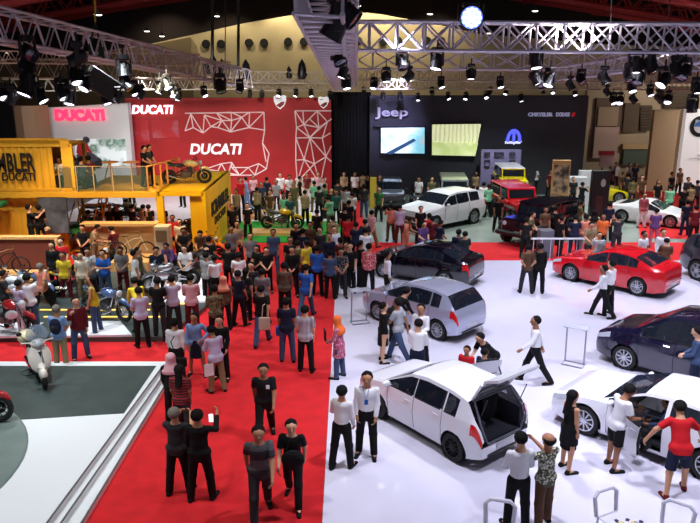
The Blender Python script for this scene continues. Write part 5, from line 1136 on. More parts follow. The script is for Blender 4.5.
truss(W(346, 75, 35), W(740, 78, 35), .5, 'thin truss third in the row above the charcoal backdrop', m=TRF)
truss(W(346, 84, 40), W(760, 85, 40), .55, 'thin truss directly above the charcoal backdrop', m=TRF)
truss(W(560, 74, 26), W(760, 46, 19), .45, 'slanting truss crossing below the roof on the far side of the hall', style='Z', r=.03)
truss(W(-60, 13, 18), W(245, 79, 37.5), .82, 'long slanting truss running from near to the red backdrop', style='Z', r=.045)
truss(W(-60, 56, 26), W(200, 60, 28), .42, 'upper of the level trusses behind the slanting one', m=TRF, style='Z')
truss(W(-60, 68, 30), W(230, 71, 31), .75, 'middle level truss behind the slanting one', m=TRF, style='Z')
truss(W(-60, 86, 38), W(245, 83, 38), .6, 'lowest level truss above the white backdrop', m=TRF, style='Z')
truss(W(236, 77, 40), W(345, 78, 40), .6, 'level truss in front of the beige portholed wall', m=TRF)
truss(W(236, 86, 41), W(345, 86, 41), .5, 'level truss just above the red backdrop', m=TRF)
truss(W(318, -12, 9.5), W(340, 84, 38), .62, 'central truss running away from the balcony', bay=.62, style='Z', r=.035)
truss(W(346, -30, 9), W(354, 84, 38), .26, 'slim cable truss beside the central truss', bay=.8, style='Z', r=.03)
# hanging cables and chains
def cable(px, y0, Y, label, y1=-30, m=DARKTRIM, r=.03):
    a, b = W(px, y0, Y), W(px, y1, Y); mb = MB(); mb.tube([a, (a + b) / 2 + Vector((.02, 0, 0)), b], r, 5); tag(mb.build('hoist_cable', m, smooth=True), label, 'cable')
cable(212, 74, 38, 'dark hoist cable left of the thin pair over the red backdrop', r=.09); cable(225, 74, 38, 'slim hoist cable between the two dark ones', r=.03); cable(238, 74, 38, 'dark hoist cable right of the thin pair', r=.08)
cable(359, 24, 20, 'hoist cable over the end of the crossed-brace truss', r=.015); cable(611, 24, 20, 'hoist cable over the middle of the crossed-brace truss', r=.015); cable(669, 24, 20, 'hoist cable over the far end of the crossed-brace truss', r=.015)
mb = MB(); t = W(95, 22, 24); l_, r_2 = W(90, 46, 24), W(101, 47, 24); mb.tube([l_, t, r_2], .05, 6); mb.tube([r_2, r_2 + Vector((0, 0, -.35))], .09, 6); mb.tube([l_ , l_ + Vector((0, 0, -.3))], .06, 6)
o = tag(mb.build('lifting_sling', mat('sling_green', (24, 66, 44), .8)), 'green lifting sling around the slanting truss', 'sling'); mb = MB(); mb.tube([t, t + Vector((.05, 0, .5)), t + Vector((0, 0, 3))], .035, 5); mb.build('yellow_strap', mat('strap_yellow', (190, 160, 50), .7), o)
# ------------------------------------------------------------------ fixtures
def make_light(lens=LENS):
    root = empty('stage_light', (0, 0, 0)); mb = MB()
    mb.box((0, 0, .30), (.26, .26, .14), bev=.03); 
    for s in (-1, 1): mb.box((s * .17, 0, .08), (.03, .1, .36), bev=.01)
    mb.tube([(0, 0, .35), (0, 0, .55)], .025, 6); mb.build('yoke', BLK, root)
    hd = empty('head', (0, 0, 0)); hd.parent = root; mb = MB(); mb.lathe([(0, .22), (.10, .20), (.14, .10), (.15, -.12), (.165, -.2), (.15, -.2), (.145, -.17)], n=14); 
    for k in range(8): a = k * PI / 4; mb.box((math.cos(a) * .145, math.sin(a) * .145, .08), (.02, .05, .14), rz=a)
    mb.build('housing', BLK, hd, False); mb = MB(); mb.lathe([(0, -.195), (.08, -.19), (.14, -.175)], n=16); mb.build('lens', lens, hd, True); return root
PL = {'lit': make_light(LENS), 'dark': make_light(HOUS)}; used = {}
def light(px, py, Y, size=1.0, az=0.0, tilt=.5, kind='lit', label='', group=None):
    """az: way the head leans (0 = towards the balcony), tilt from straight down"""
    o = PL[kind] if kind not in used else copy_tree(PL[kind]); used[kind] = 1; o.location = W(px, py, Y); o.scale = (size * .82,) * 3; o.rotation_euler = (0, 0, az * 2.2)
    for ch in o.children:
        if ch.name.startswith('head'): ch.rotation_euler = (-tilt, 0, 0)
    tag(o, label, 'stage light', group)
# name, px, py, Y, size, az, tilt
G1 = 'black stage lights under the slanting truss'; G2 = 'lit spotlights under the trusses over the white floor'; G3 = 'small spotlights along the far truss'
L1_ = 'black stage light in the cluster under the slanting truss'; L2_ = 'lit round spotlight under the trusses over the white car floor'; L3_ = 'small spotlight on the far truss above the backdrops'
for px, py, Y, s, az, ti, k in ((28, 52, 20, 1.5, .4, 1.2, 'dark'), (27, 68, 20, 1.5, .2, .5, 'dark'), (27, 86, 20, 1.7, -.3, .5, 'lit'), (40, 96, 20, 1.2, .6, .6, 'lit'), (12, 98, 20, 1.2, -.5, .6, 'lit'), (3, 94, 20, 1.0, .3, .7, 'lit'), (78, 58, 20, 1.5, -.6, 1.0, 'dark'), (76, 76, 20, 1.4, .3, .5, 'lit'), (86, 84, 20, 1.2, -.2, .7, 'lit'), (62, 92, 20, 1.3, .5, .5, 'lit'), (70, 98, 20, 1.2, -.1, .4, 'lit'), (106, 99, 21, 1.0, .4, .4, 'lit'), (118, 97, 21, 1.0, -.5, .6, 'lit'),
                               (124, 70, 22, 1.5, .2, .4, 'dark'), (126, 84, 22, 1.3, .6, .8, 'dark'), (134, 90, 24, 1.1, .4, .5, 'lit'), (141, 94, 24, 1.0, -.5, .5, 'lit'), (160, 88, 26, 1.2, -.4, .5, 'lit'), (167, 84, 26, 1.2, .3, .6, 'lit'), (173, 92, 26, 1.1, .2, .5, 'lit'), (178, 96, 26, 1.0, -.3, .3, 'lit'), (204, 93, 30, 1.0, .4, .6, 'lit'), (220, 86, 28, 1.6, .3, .4, 'dark'), (240, 88, 32, 1.3, -.3, .5, 'dark')):
    light(px, py, Y, s, az, ti, k, L1_, G1)
for i, (px, py, Y, s, az, ti, k) in enumerate(((402, 62, 20, 1.2, .2, .6, 'dark'), (437, 62, 20, 1.3, -.3, .35, 'lit'), (386, 77, 22, 1.0, .1, .3, 'lit'), (409, 76, 22, 1.0, -.7, .8, 'lit'), (471, 74, 24, 1.1, 0, .2, 'lit'), (441, 84, 28, 1.0, .3, .5, 'lit'), (374, 85, 28, 1.0, -.2, .5, 'lit'), (500, 84, 28, 1.0, .2, .5, 'lit'), (536, 61, 20, 1.3, .1, .3, 'lit'), (535, 78, 21, 1.2, .5, .5, 'lit'), (550, 80, 21, 1.2, -.4, .5, 'lit'), (541, 82, 22, 1.0, .1, .6, 'dark'), (570, 85, 24, 1.0, .6, .6, 'lit'), (581, 79, 24, 1.1, .2, .7, 'dark'), (604, 78, 22, 1.2, .5, .6, 'lit'), (635, 65, 20, 1.4, 0, .2, 'lit'), (651, 65, 20, 1.4, .4, .5, 'dark'), (629, 75, 20, 1.1, .2, .5, 'dark'), (639, 78, 20, 1.1, -.3, .6, 'dark'), (632, 87, 24, 1.1, .1, .5, 'lit'), (664, 80, 21, 1.3, -.5, .7, 'lit'), (676, 70, 20, 1.3, .3, .5, 'dark'), (684, 72, 20, 1.3, -.4, .7, 'dark'), (650, 92, 28, 1.0, .2, .5, 'lit'), (659, 98, 30, 1.2, .7, .8, 'lit'), (668, 99, 30, 1.2, -.2, .6, 'lit'), (696, 88, 24, 1.2, .1, .3, 'lit'), (692, 106, 22, 1.2, 0, .2, 'dark'), (613, 100, 30, 1.1, .2, .6, 'lit'), (620, 100, 30, 1.1, -.2, .6, 'lit'), (607, 92, 30, 1.0, .5, .7, 'dark'), (633, 99, 30, 1.1, .6, .7, 'lit'))):
    light(px, py, Y, s, az, ti, k, L2_ if k == 'lit' else 'unlit black spotlight under the trusses over the white car floor', G2 if k == 'lit' else 'unlit black spotlights over the car floor')
for px, py, k in ((279, 94, 'lit'), (296, 94, 'lit'), (311, 94, 'lit'), (262, 95, 'dark'), (250, 95, 'dark'), (383, 97, 'dark'), (400, 97, 'dark'), (418, 98, 'lit'), (448, 97, 'lit'), (466, 97, 'lit'), (486, 96, 'lit'), (521, 99, 'lit'), (543, 91, 'lit'), (553, 91, 'lit'), (506, 92, 'lit'), (490, 92, 'dark'), (330, 96, 'dark'), (364, 92, 'dark'), (432, 92, 'dark'), (575, 93, 'lit')):
    light(px, py, 40.6, .95, random.uniform(-.5, .5), random.uniform(.2, .8), k, L3_ if k == 'lit' else 'small unlit spotlight on the far truss above the backdrops', G3 if k == 'lit' else 'small unlit spotlights on the far truss')
light(337, 24, 10.5, 1.35, -.7, .5, 'dark', 'large black moving light hanging under the near end of the central truss'); light(345, 12, 10.5, 1.2, .6, .9, 'dark', 'black moving light above the large one on the central truss')
light(338, 56, 16, 1.2, .3, .6, 'dark', 'black moving light in the middle of the central truss'); light(343, 72, 19, 1.0, -.5, .4, 'lit', 'blue-white moving light low on the central truss'); light(346, 84, 22, 1.0, .2, .4, 'lit', 'lowest lit moving light on the central truss')
for px, py, s in ((206, 66, 1), (213, 64, 1.3), (222, 67, 1.1), (246, 69, 1.3), (302, 69, 1.3), (289, 72, .8)):
    c = W(px, py, 39.8); mb = MB(); mb.lathe([(0, .42 * s), (.14 * s, .2 * s), (.22 * s, -.25 * s), (.16 * s, -.42 * s), (0, -.42 * s)], n=10); tag(mb.build('chain_bag', BLK, loc=c, smooth=True), 'black chain hoist bag on the truss before the beige wall', 'hoist', 'chain hoist bags before the beige wall')
# the one big moving head pointing at the balcony
b0 = W(471, 18, 17); bg = empty('moving_head_light', b0); bg.scale = (.78,) * 3; tag(bg, 'big bright moving head light glaring towards the balcony', 'stage light'); mb = MB(); mb.lathe([(0, .3), (.26, .26), (.34, .05), (.36, -.14), (.33, -.15)], axis='Y', n=24); mb.build('housing', BLK, bg, True)
mb = MB(); mb.box((0, 0.1, .38), (.5, .3, .16), bev=.04)
for s in (-1, 1): mb.box((s * .38, 0, .14), (.05, .16, .5), bev=.02)
mb.build('yoke', BLK, bg); mb = MB()
for k in range(19):
    rr_, a = (0, 0) if k == 0 else ((.12, k * PI / 3) if k < 7 else (.235, k * PI / 6)); mb.lathe([(0, -.165), (.045, -.16), (.056, -.13)], (math.cos(a) * rr_, 0, math.sin(a) * rr_), axis='Y', n=10)
mb.build('led_cell', mat('led_cell', (255, 255, 255), .3, emit=(190, 225, 255), es=4), bg, True); mb = MB(); mb.lathe([(0, -.13), (.32, -.13)], axis='Y', n=24); mb.build('lens_plate', mat('lens_plate', (140, 160, 255), .3, emit=(110, 130, 255), es=1.0), bg)
sp_ = W(102, 84, 21); mb = MB(); ls = empty('loudspeaker_array', sp_); ls.rotation_euler = (.0, .62, .5); tag(ls, 'tilted dark loudspeaker box hanging under the slanting truss', 'loudspeaker'); mb.box((0, 0, 0), (1.0, .5, .62), bev=.04); mb.build('cabinet', mat('speaker_box', (26, 24, 22), .6), ls); mb = MB(); mb.box((0, -.255, 0), (.9, .02, .52)); mb.build('speaker_grille', mat('speaker_grille', (40, 36, 30), .8), ls)
# pendant lamps under the roof
for px, py, Y in ((98, 16, 34), (147, 32, 48), (162, 37, 50), (217, 17, 50), (358, 7, 44), (430, 15, 44), (535, 12, 44), (489, 34, 52)):
    c = W(px, py, Y); root = empty('pendant_lamp', c); root.scale = (.62, .62, .62); tag(root, 'round pendant lamp hanging under the dark hall roof', 'lamp', 'pendant lamps under the hall roof'); mb = MB(); mb.lathe([(.03, .5), (.1, .42), (.3, .12), (.32, .08)], n=16); mb.build('lamp_shade', mat('shade', (90, 86, 84), .5), root, True)
    mb = MB(); mb.lathe([(0, .06), (.2, .03), (.3, .09)], n=16); mb.build('bulb', mat('pendant_glow', (255, 250, 235), .3, emit=(255, 248, 230), es=6), root, True); mb = MB(); mb.tube([(0, 0, .5), (0, 0, 3)], .012, 4); mb.build('cord', DARKTRIM, root)
# ------------------------------------------------------------------ light
def spot(x, y, z, tx, ty, tz, e, col=(1, 1, 1), ang=80, r=.25, blend=.8, name='spot_and_fill'):
    ld = bpy.data.lights.new(name, 'SPOT'); ld.energy = e; ld.color = col; ld.spot_size = math.radians(ang); ld.spot_blend = blend; ld.shadow_soft_size = r
    o = bpy.data.objects.new(name, ld); COL.objects.link(o); o.location = (x, y, z); o.rotation_euler = (Vector((tx, ty, tz)) - Vector((x, y, z))).to_track_quat('-Z', 'Y').to_euler(); return o
COOL = (.82, .83, 1.0); NEU = (1, .97, .94)
for x, y in ((2, 11), (7, 10.5), (3.5, 15.5), (9.5, 15), (1.5, 20), (6.5, 20.5), (12, 20), (4, 25), (10, 25), (15, 25)): spot(x, y, 8.6, x + random.uniform(-1, 1), y + .8, 0, 2300, COOL, 92)
for x, y in ((-3.2, 10), (-3.2, 15), (-3, 20), (-3, 25.5)): spot(x, y, 8.4, x, y + .5, 0, 820, NEU, 84)
for x, y in ((-7.5, 11), (-9, 16.5), (-11, 21), (-7, 21), (-14, 22)): spot(x, y, 8.6, x, y + .6, 0, 2000, (.90, .97, 1.0), 84)
for x in (-13, -8, -3.5): spot(x, 33, 7.4, x, 42, 3.2, 950, (1, .93, .86), 90)
for x in (-15.5,): spot(x, 33, 7.2, x, 41, 3.5, 500, (1, 1, 1), 80)
for x, y in ((-11, 38), (-5, 38)): spot(x, y, 7.2, x, y, 0, 1500, (1, 1, 1), 110)
for x, y in ((2.5, 34), (7, 33), (12, 32), (8, 38), (13, 37), (17, 33)): spot(x, y, 7.6, x, y, 0, 1500, (.93, 1, .97), 100)
spot(2.6, 38.5, 7, 2.2, 42, 5.0, 1300, (.6, .55, 1.0), 70); spot(19, 34, 7.5, 19, 35, 0, 900, (1, .97, .95), 110)
spot(-3, 31, 7, -3, 32, 0, 500, (.8, 1, .8), 90)
for x, y in ((-10.5, 25.0), (-6.8, 25.5)): spot(x, y, 6.2, x, y + 1.6, .5, 1100, (1, .66, .34), 90)
spot(-6.8, 25.5, 7.6, -6.4, 29.5, 2.4, 1500, (1, .9, .6), 80); spot(-12, 22.5, 7.8, -12.5, 27.5, 3.4, 1000, (1, .86, .62), 80)
spot(-1.5, 27, 6.8, -5.7, 30.5, 1.4, 900, (1, .9, .66), 60); spot(-8, 29.5, 2.3, -8, 30, 0, 120, (1, .6, .3), 150)  # first spot is an added fill that brightens the container side
for px, py in ((160, 52), (225, 30), (280, 30), (325, 30), (365, 30), (395, 40), (440, 50)):
    c = W(px, py, 60.5); spot(c.x, 60.5, 13.2, c.x, 61.8, 9.0, 1100, (1, .88, .62), 110, .1)
spot(24, 42, 8, 22, 49, 4, 1800, (1, .9, .78), 110); spot(22, 36, 7.5, 22.5, 43, 3, 1300, (1, .94, .86), 80)  # second spot is an added fill that lifts the beige partition
for x, y in ((6, 20), (12, 28), (19, 26), (22, 36), (-4, 30), (-13, 27), (-17, 22), (-22, 33)): spot(x, y, 7.9, x, y, 12.5, 1500, (1, .9, .9), 165, .3)  # added uplights without fixtures, stand in for hall glow on the roof steel
WHITEP = paint('white', (232, 232, 238)); SILV = paint('silver', (178, 182, 204), .25, .35); BLACKP = paint('black', (10, 10, 22), .14); REDP = paint('red', (206, 14, 30), .22); NAVYP = paint('dark_violet', (22, 20, 46), .16); DGREY = paint('dark_grey', (52, 50, 58), .2)
YELP = paint('yellow', (232, 212, 20), .25); GRAFP = paint('graphite', (60, 62, 66), .3, .5)
def cplace(kind, f, r, side): return place(G(*f), G(*r), side, kind)
c, h = cplace('hatch', (372, 414), (461, 466), 'L'); car('hatchback_car', 'hatch', WHITEP, c, h, 'white five-door hatchback with its tailgate open and black wheels', 'black', gate_open=True, far_door=True)
c, h = cplace('hatch', (376, 320), (440, 341), 'L'); car('hatchback_car', 'hatch', SILV, c, h, 'silver five-door hatchback between the black sedan and the white hatchback')
c, h = cplace('sedan', (379, 277), (449, 289), 'L'); car('sedan_car', 'sedan', BLACKP, c, h, 'glossy black sedan with red tail lamps behind the silver hatchback')
c, h = cplace('sedan', (568.8, 281), (637, 296), 'L'); car('sedan_car', 'sedan', REDP, c, h, 'bright red sedan on the white floor')
c, h = cplace('mpv', (620, 368), (735, 403), 'L'); car('minivan_car', 'mpv', NAVYP, c, h, 'dark violet people carrier cut by the frame edge')
c, h = cplace('coupe', (585, 435), (704, 481), 'L'); car('coupe_car', 'coupe', WHITEP, c, h, 'white coupe with its near door open and two visitors at it', open_door=(0, 1)); COUPE = (c.copy(), h)
c, h = cplace('suv', (760, 303), (698, 281), 'R'); car('estate_car', 'suv', DGREY, c, h, 'dark grey tall car behind the red sedan at the frame edge')
c, h = cplace('suv', (435, 232), (473, 224), 'L'); car('suv_car', 'suv', WHITEP, c, h, 'white off-road estate car on the pale green floor')
c, h = cplace('sports', (667, 228), (623.5, 222.5), 'R'); car('sports_car', 'sports', WHITEP, c, h, 'low white sports car on the pale green floor', detail=False)
p = G(607, 199); car('sports_car', 'sports', YELP, (p.x - .7, p.y - .3, 0), -.22, 'yellow sports car behind the black totem', detail=False)
p = G(393, 208); car('suv_car', 'suv', GRAFP, (p.x - .1, 38.7, 0), -PI / 2 - .04, 'dark grey off-road estate facing the camera below the blue screen', detail=False, scale=.84)
p = G(414, 206); car('suv_car', 'hatch', BLACKP, (4.05, 38.7, 0), -PI / 2, 'small black car between the dark grey and the white off-road estates', detail=False, scale=.78)
p = G(452, 203); wrangler((XZ(452, 37, 1).x + .15, 37.4), -PI / 2 - .08, paint('pale_grey', (150, 156, 152), .3, .3), 'pale grey boxy off-road car behind the white estate', paint('pale_grey', (150, 156, 152)))
p = XZ(510, 38.65, .9); wrangler((p.x, p.y), -PI / 2 - .03, YELP, 'yellow boxy off-road car on the raised deck before the purple-lit panel', WHITEP, z=.6, scale=.9)
mb = MB(); mb.box((p.x, 38.7, .3), (2.9, 3.9, .6), bev=.03); tag(mb.build('display_ramp', DARKTRIM), 'dark raised deck under the yellow off-road car', 'stage')
wrangler((8.35, 34.8), -PI / 2 + .12, REDP, 'red boxy off-road car with a pink-red roof below the yellow one', paint('pinkred', (196, 36, 70)))
wrangler((8.5, 30.5), -PI / 2 - .82, BLACKP, 'black boxy off-road car at the edge of the red strip', BLACKP)
# ------------------------------------------------------------------ two-wheelers
IV = mat('ivory', (222, 214, 204), .25, coat=1); BW = paint('bike_white', (214, 218, 226)); BB = paint('bike_blue', (70, 100, 150)); BR = paint('bike_red', (166, 20, 28)); BY = paint('bike_yellow', (214, 178, 30)); BO = mat('saddle_tan', (150, 100, 50), .6)
a, b = G(49, 392, .315), G(33, 366, .315); scooter(((a.x + b.x) / 2, (a.y + b.y) / 2), math.atan2(a.y - b.y, a.x - b.x) * .5 + math.radians(-62) * .5, 'ivory scooter with a small windshield parked on the dark deck', IV, z=.315)
mb = MB(); p = G(28, 338, .9); mb.ball((0, 0, 0), (.19, .24, .16), 14); o = mb.build('helmet', mat('cream_helmet', (214, 202, 160), .3, coat=1), smooth=True); o.location = G(26, 336, 1.25); bx2 = o
tag(bx2, 'cream scooter helmet on a stand behind the ivory scooter', 'helmet'); mb = MB(); mb.cyl((0, 0, -.15), (0, 0, -.94), .03, n=8); mb.lathe([(0, -.94), (.2, -.94), (.2, -.92)], n=14); mb.build('stand_pole', DARKTRIM, o)
p = G(-3, 427, .35); motorbike((p.x - .75, p.y + .1), .15, 'motorcycle on the round turntable with only its front wheel showing', BR, z=.35)
def mb_at(px, py, hd, label, tank, z=.15, **k): p = G(px, py, z); return motorbike((p.x, p.y), math.radians(hd), label, tank, z=z, **k)
mb_at(80, 294, 28, 'white and yellow motorcycle with its tail towards the walkway wall', BY, frame=ALLOY, rimm=BLACKALLOY)
mb_at(107, 318, -28, 'silver-blue motorcycle with a long fork on the white plinth', BB, z=.21, frame=ALLOY, rimm=ALLOY, kind='scrambler')
mb_at(88, 284, -40, 'white motorcycle behind the yellow one', BW, frame=ALLOY)
mb_at(10, 332, -20, 'red sport motorcycle on the plinth at the frame edge', BR, z=.21, fair=BW)
mb_at(10, 304, -15, 'white faired motorcycle at the frame edge behind the red one', BW, fair=BW, frame=ALLOY)
mb_at(38, 300, -35, 'blue and white motorcycle beside the man in the pale shirt', BB, fair=BW)
mb_at(172, 290, -150, 'chrome touring motorcycle on the glowing plinth', ALLOY, z=.21, frame=ALLOY, rimm=ALLOY, fair=ALLOY); mb_at(196, 277, -120, 'dark chrome motorcycle at the back of the glowing plinth', GRAFP, z=.21, frame=ALLOY)
p = XZ(187, 29.3, 2.7); motorbike((p.x, p.y), .15, 'black and cream scrambler motorcycle on the roof of the yellow container', mat('cream_tank', (206, 186, 130), .3, coat=1), z=2.7, kind='scrambler', scale=1.02)
p = G(282, 229, .17); motorbike((p.x, p.y), -.12, 'black and yellow scrambler on the plinth over the turf', BY, z=.17, kind='scrambler')
p = G(262, 214, .2); motorbike((p.x, p.y), -.9, 'black motorcycle at the back of the turf', BLACKP, z=.2)
for px, py, hd, lb, tk in ((187, 240, 20, 'dark motorcycle inside the mouth of the yellow container', BLACKP), (205, 258, -25, 'orange scrambler in front of the yellow container', paint('orange', (226, 116, 40))), (110, 268, -80, 'brown scrambler facing the stage before the wooden wall', BO), (100, 222, 15, 'dark motorcycle in the shade of the upper deck', BLACKP), (126, 221, -10, 'olive motorcycle in the shade of the upper deck', mat('cloth_olive', (96, 92, 58), .8))): mb_at(px, py, hd, lb, tk, z=0, kind='scrambler')
p = XZ(10, 24.2, .3); bicycle((p.x, 23.95), .05, 'black bicycle with tan saddle on the plinth before the brown-red wall', DARKTRIM, .3)
p = XZ(133, 25.6, .45); bicycle((p.x, 25.6), .05, 'cream cruiser bicycle on the plinth before the wooden wall', mat('cream_frame', (220, 206, 160), .3, coat=1), .45)
P_ = person; n = dict(near=True)
# nearest figures on the red carpet and the white floor
P_(258, 426, 'walk', 172, 'bandgrey', 'charcoal', h=1.78, label='person in a two-tone grey T-shirt and dark jeans walking at the bottom of the carpet', **n)
P_(291, 420, 'walk2', 184, 'black', 'black', 'bun', h=1.66, sl='short', label='person in a black top and leggings with a round black bag, bottom of the carpet', **n)
P_(263, 364, 'walk', 176, 'black', 'black', h=1.74, label='person in a black T-shirt with a small white chest print walking towards the balcony', **n)
P_(174, 407, 'phone', 8, 'charcoal', 'black', h=1.68, hc='g', label='grey-haired person in dark clothes seen from behind on the carpet', **n)
P_(197, 409, 'phone1', 6, 'black', 'black', h=1.74, sl='long', label='person in a black suit holding up a lit phone, seen from behind', **n)
P_(170, 353, 'stand', -6, 'black', 'black', 'hijab', h=1.6, sl='long', hc='pink', label='person in a dusty pink headscarf at the corner of the dark deck', **n)
P_(179, 364, 'stand', 4, 'plaid', 'charcoal', 'long', h=1.62, sl='short', label='person in a red and black top above the grey-haired person', **n)
P_(174, 318, 'stand', 4, 'white', 'black', 'short', h=1.66, sl='long', label='person in a white shirt with a black shoulder bag, seen from behind', **n)
P_(194, 313, 'hips', 178, 'sky', 'navy', 'bun', h=1.62, sl='long', legs='skirt', label='person in a pale blue blouse and short navy skirt facing the balcony', **n)
P_(219, 316, 'stand', 184, 'black', 'black', 'bun', h=1.63, sl='long', label='person in a black jacket with a hanging white badge', **n)
P_(211, 327, 'lookdown', -35, 'lav', 'khaki', 'bun', h=1.62, sl='long', label='person in a lavender shirt carrying a white paper', **n)
P_(261, 285, 'walk', 4, 'black', 'denim', h=1.72, label='person in a black T-shirt with a white tote bag on the back', **n)
P_(286, 297, 'stand', -4, 'navy', 'denim', h=1.74, label='person in a navy shirt and jeans seen from behind on the carpet', **n)
P_(305, 305, 'stand', 6, 'stripe', 'black', h=1.74, sl='short', label='person in a striped shirt and black trousers seen from behind', **n)
P_(337, 316, 'front', -70, 'batikpink', 'denim', 'hijab', h=1.6, sl='long', low=.3, hc='orange', label='person in an orange headscarf and pink batik tunic at the carpet edge', **n)
P_(342, 385, 'talk', 25, 'white', 'black', h=1.70, sl='long', label='person in a white shirt at the carpet edge, turned away', **n)
P_(367, 372, 'stand', 188, 'white', 'black', h=1.78, sl='long', label='tall person in a white shirt with a blue lanyard beside the white hatchback', **n)
P_(384, 302, 'stand', 75, 'black', 'black', 'bun', h=1.62, sl='long', legs='skirt', label='person in a black suit jacket and skirt beside the silver hatchback', **n)
P_(397, 298, 'walk', -62, 'lgrey', 'denim', h=1.75, label='person in a grey T-shirt and blue jeans striding past the silver hatchback', **n)
P_(406, 288, 'bend', 60, 'black', 'black', h=1.7, sl='long', label='person in black leaning at the near door of the silver hatchback', **n)
P_(421, 304, 'talk', 212, 'white', 'black', h=1.7, sl='long', label='person in a white shirt and dark tie at the silver hatchback', **n)
P_(419, 319, 'front', 20, 'white', 'navy', h=1.7, sl='long', label='person in a white shirt with back turned behind the white hatchback', **n)
P_(388, 251, 'stand', 80, 'white', 'black', h=1.7, sl='long', label='person in a white shirt beside the front wheel of the black sedan', **n)
P_(369, 243, 'stand', 10, 'batikred', 'black', h=1.74, sl='long', label='person in a loose red batik shirt at the nose of the black sedan', **n)
P_(341, 248, 'front', 172, 'batikdark', 'charcoal', h=1.7, label='person in a dark batik shirt where the carpet meets the white floor', **n)
P_(350, 243, 'stand', 180, 'black', 'black', h=1.7, label='person in black behind the one in dark batik', **n)
P_(536, 316, 'walk', -85, 'white', 'black', h=1.74, sl='long', label='person in a white shirt alone in the middle of the white floor', **n)
P_(529, 244, 'behind', 4, 'brown', 'charcoal', h=1.7, label='person in a brown patterned vest with hands clasped', **n)
P_(541, 243, 'stand', 12, 'black', 'black', h=1.72, sl='long', label='person in a dark suit beside the one in the brown vest', **n)
P_(612, 260, 'stand', -40, 'white', 'black', h=1.74, sl='long', label='taller person in a white shirt beside the red sedan', **n)
P_(604, 265, 'walk', -70, 'white', 'black', h=1.68, sl='long', label='shorter person in a white shirt beside the red sedan', **n)
P_(574, 390, 'stand', 70, 'black', 'black', 'long', h=1.64, sl='', low=.3, legs='skirt', label='person in a short black dress with long hair by the white coupe', **n)
P_(549, 433, 'phone', -30, 'leaf', 'brown', 'bald', h=1.7, label='person in a leaf print shirt raising a camera', **n)
P_(521, 432, 'front', -6, 'white', 'black', h=1.74, sl='long', label='person in a white shirt and black trousers next to the leaf print shirt', **n)
P_(630, 386, 'lookdown', 76, 'white', 'black', h=1.74, legs='shorts', label='person in a white T-shirt and black shorts photographing the white coupe', **n)
P_(681, 402, 'spread', 6, 'red', 'navy', h=1.76, legs='shorts', shoe='maroon', label='person in a red T-shirt and navy shorts holding the coupe door', **n)
q_ = Matrix.Rotation(COUPE[1], 3, 'Z') @ Vector((-.22, .34, 0)) + COUPE[0]; P_(0, 0, 'sit', 90 - math.degrees(COUPE[1]) - 14, 'denim', 'charcoal', h=1.5, sl='long', z=.03, at=(q_.x, q_.y, 0), label='person in a denim blue shirt sitting in the white coupe behind its open door', **n)
P_(698, 327, 'front', -60, 'denim', 'navy', h=1.72, sl='long', label='person in a denim blue shirt at the sill of the people carrier', **n)
P_(645, 231, 'stand', 150, 'white', 'black', h=1.7, label='person in a white shirt behind the red sedan, nearer its roof', **n)
P_(664, 229, 'stand', 184, 'white', 'black', h=1.72, sl='long', label='person in a white shirt behind the boot of the red sedan', **n)
P_(667, 239, 'lookdown', 20, 'brown', 'charcoal', h=1.62, label='person in a brown print shirt between the red sedan and the grey car', **n)
P_(481, 333, 'bend', -120, 'black', 'charcoal', 'bun', h=1.62, label='person with tied black hair at the far door of the white hatchback', **n)
P_(467, 346, 'stand', -150, 'red', 'charcoal', h=1.35, label='child in a red shirt at the far door of the white hatchback', **n)
P_(485, 348, 'stand', 40, 'navy', 'charcoal', h=1.35, label='child with dark hair beside the child in red', **n)
P_(56, 308 - 3, 'front', 2, 'sky', 'khaki', h=1.68, hc='g', label='grey-haired person with a backpack and khaki trousers by the scooter', **n)
P_(75, 297, 'phone1', 150, 'maroon', 'denim', h=1.7, sl='long', label='person in a maroon jacket and jeans holding a phone to the face', **n)
# middle of the carpet
P_(214, 285, 'front', -10, 'batikolive', 'black', h=1.7, sl='long', where='behind the person with the white badge'); P_(223, 276, 'stand', -5, 'brown', 'black', 'hijab', hc='salmon', h=1.6, sl='long', where='with a salmon headscarf beside the olive batik')
P_(238, 270, 'talk', 30, 'navy', 'black', h=1.7, where='and black trousers left of the white tote bag'); P_(206, 252, 'stand', 20, 'lgrey', 'black', h=1.66, where='at the corner of the glowing plinth'); P_(214, 255, 'front', -30, 'white', 'black', h=1.64, sl='long', where='next to the light grey one at the glowing plinth')
P_(262, 268, 'stand', 5, 'grey', 'black', h=1.7, where='just above the white tote bag'); P_(284, 262, 'stand', 3, 'check', 'black', h=1.72, sl='long', where='in the middle of the carpet'); P_(306, 264, 'walk', 14, 'blue', 'denim', h=1.72, where='walking towards the turf')
P_(317, 245, 'stand', 6, 'blue', 'black', h=1.72, where='beside the person in yellow'); P_(306, 240, 'stand', -50, 'yellow', 'black', h=1.7, where='in the middle of the crowd'); P_(330, 250, 'stand', 4, 'denim', 'black', h=1.64, where='right behind the dark batik shirt')
P_(292, 246, 'front', 182, 'black', 'black', h=1.74, sl='long', where='with white lanyard left of the yellow shirt'); P_(290, 237, 'stand', 175, 'black', 'black', h=1.7, where='behind the person with white lanyard'); P_(298, 240, 'stand', 20, 'olive', 'brown', h=1.66, where='half hidden behind the yellow shirt')
P_(329, 233, 'stand', 186, 'navy', 'navy', h=1.74, sl='long', garment='suit', where='and white shirt front above the bright blue shirts'); P_(334, 226, 'stand', 170, 'white', 'black', h=1.7, where='by the turf corner with crossed straps')
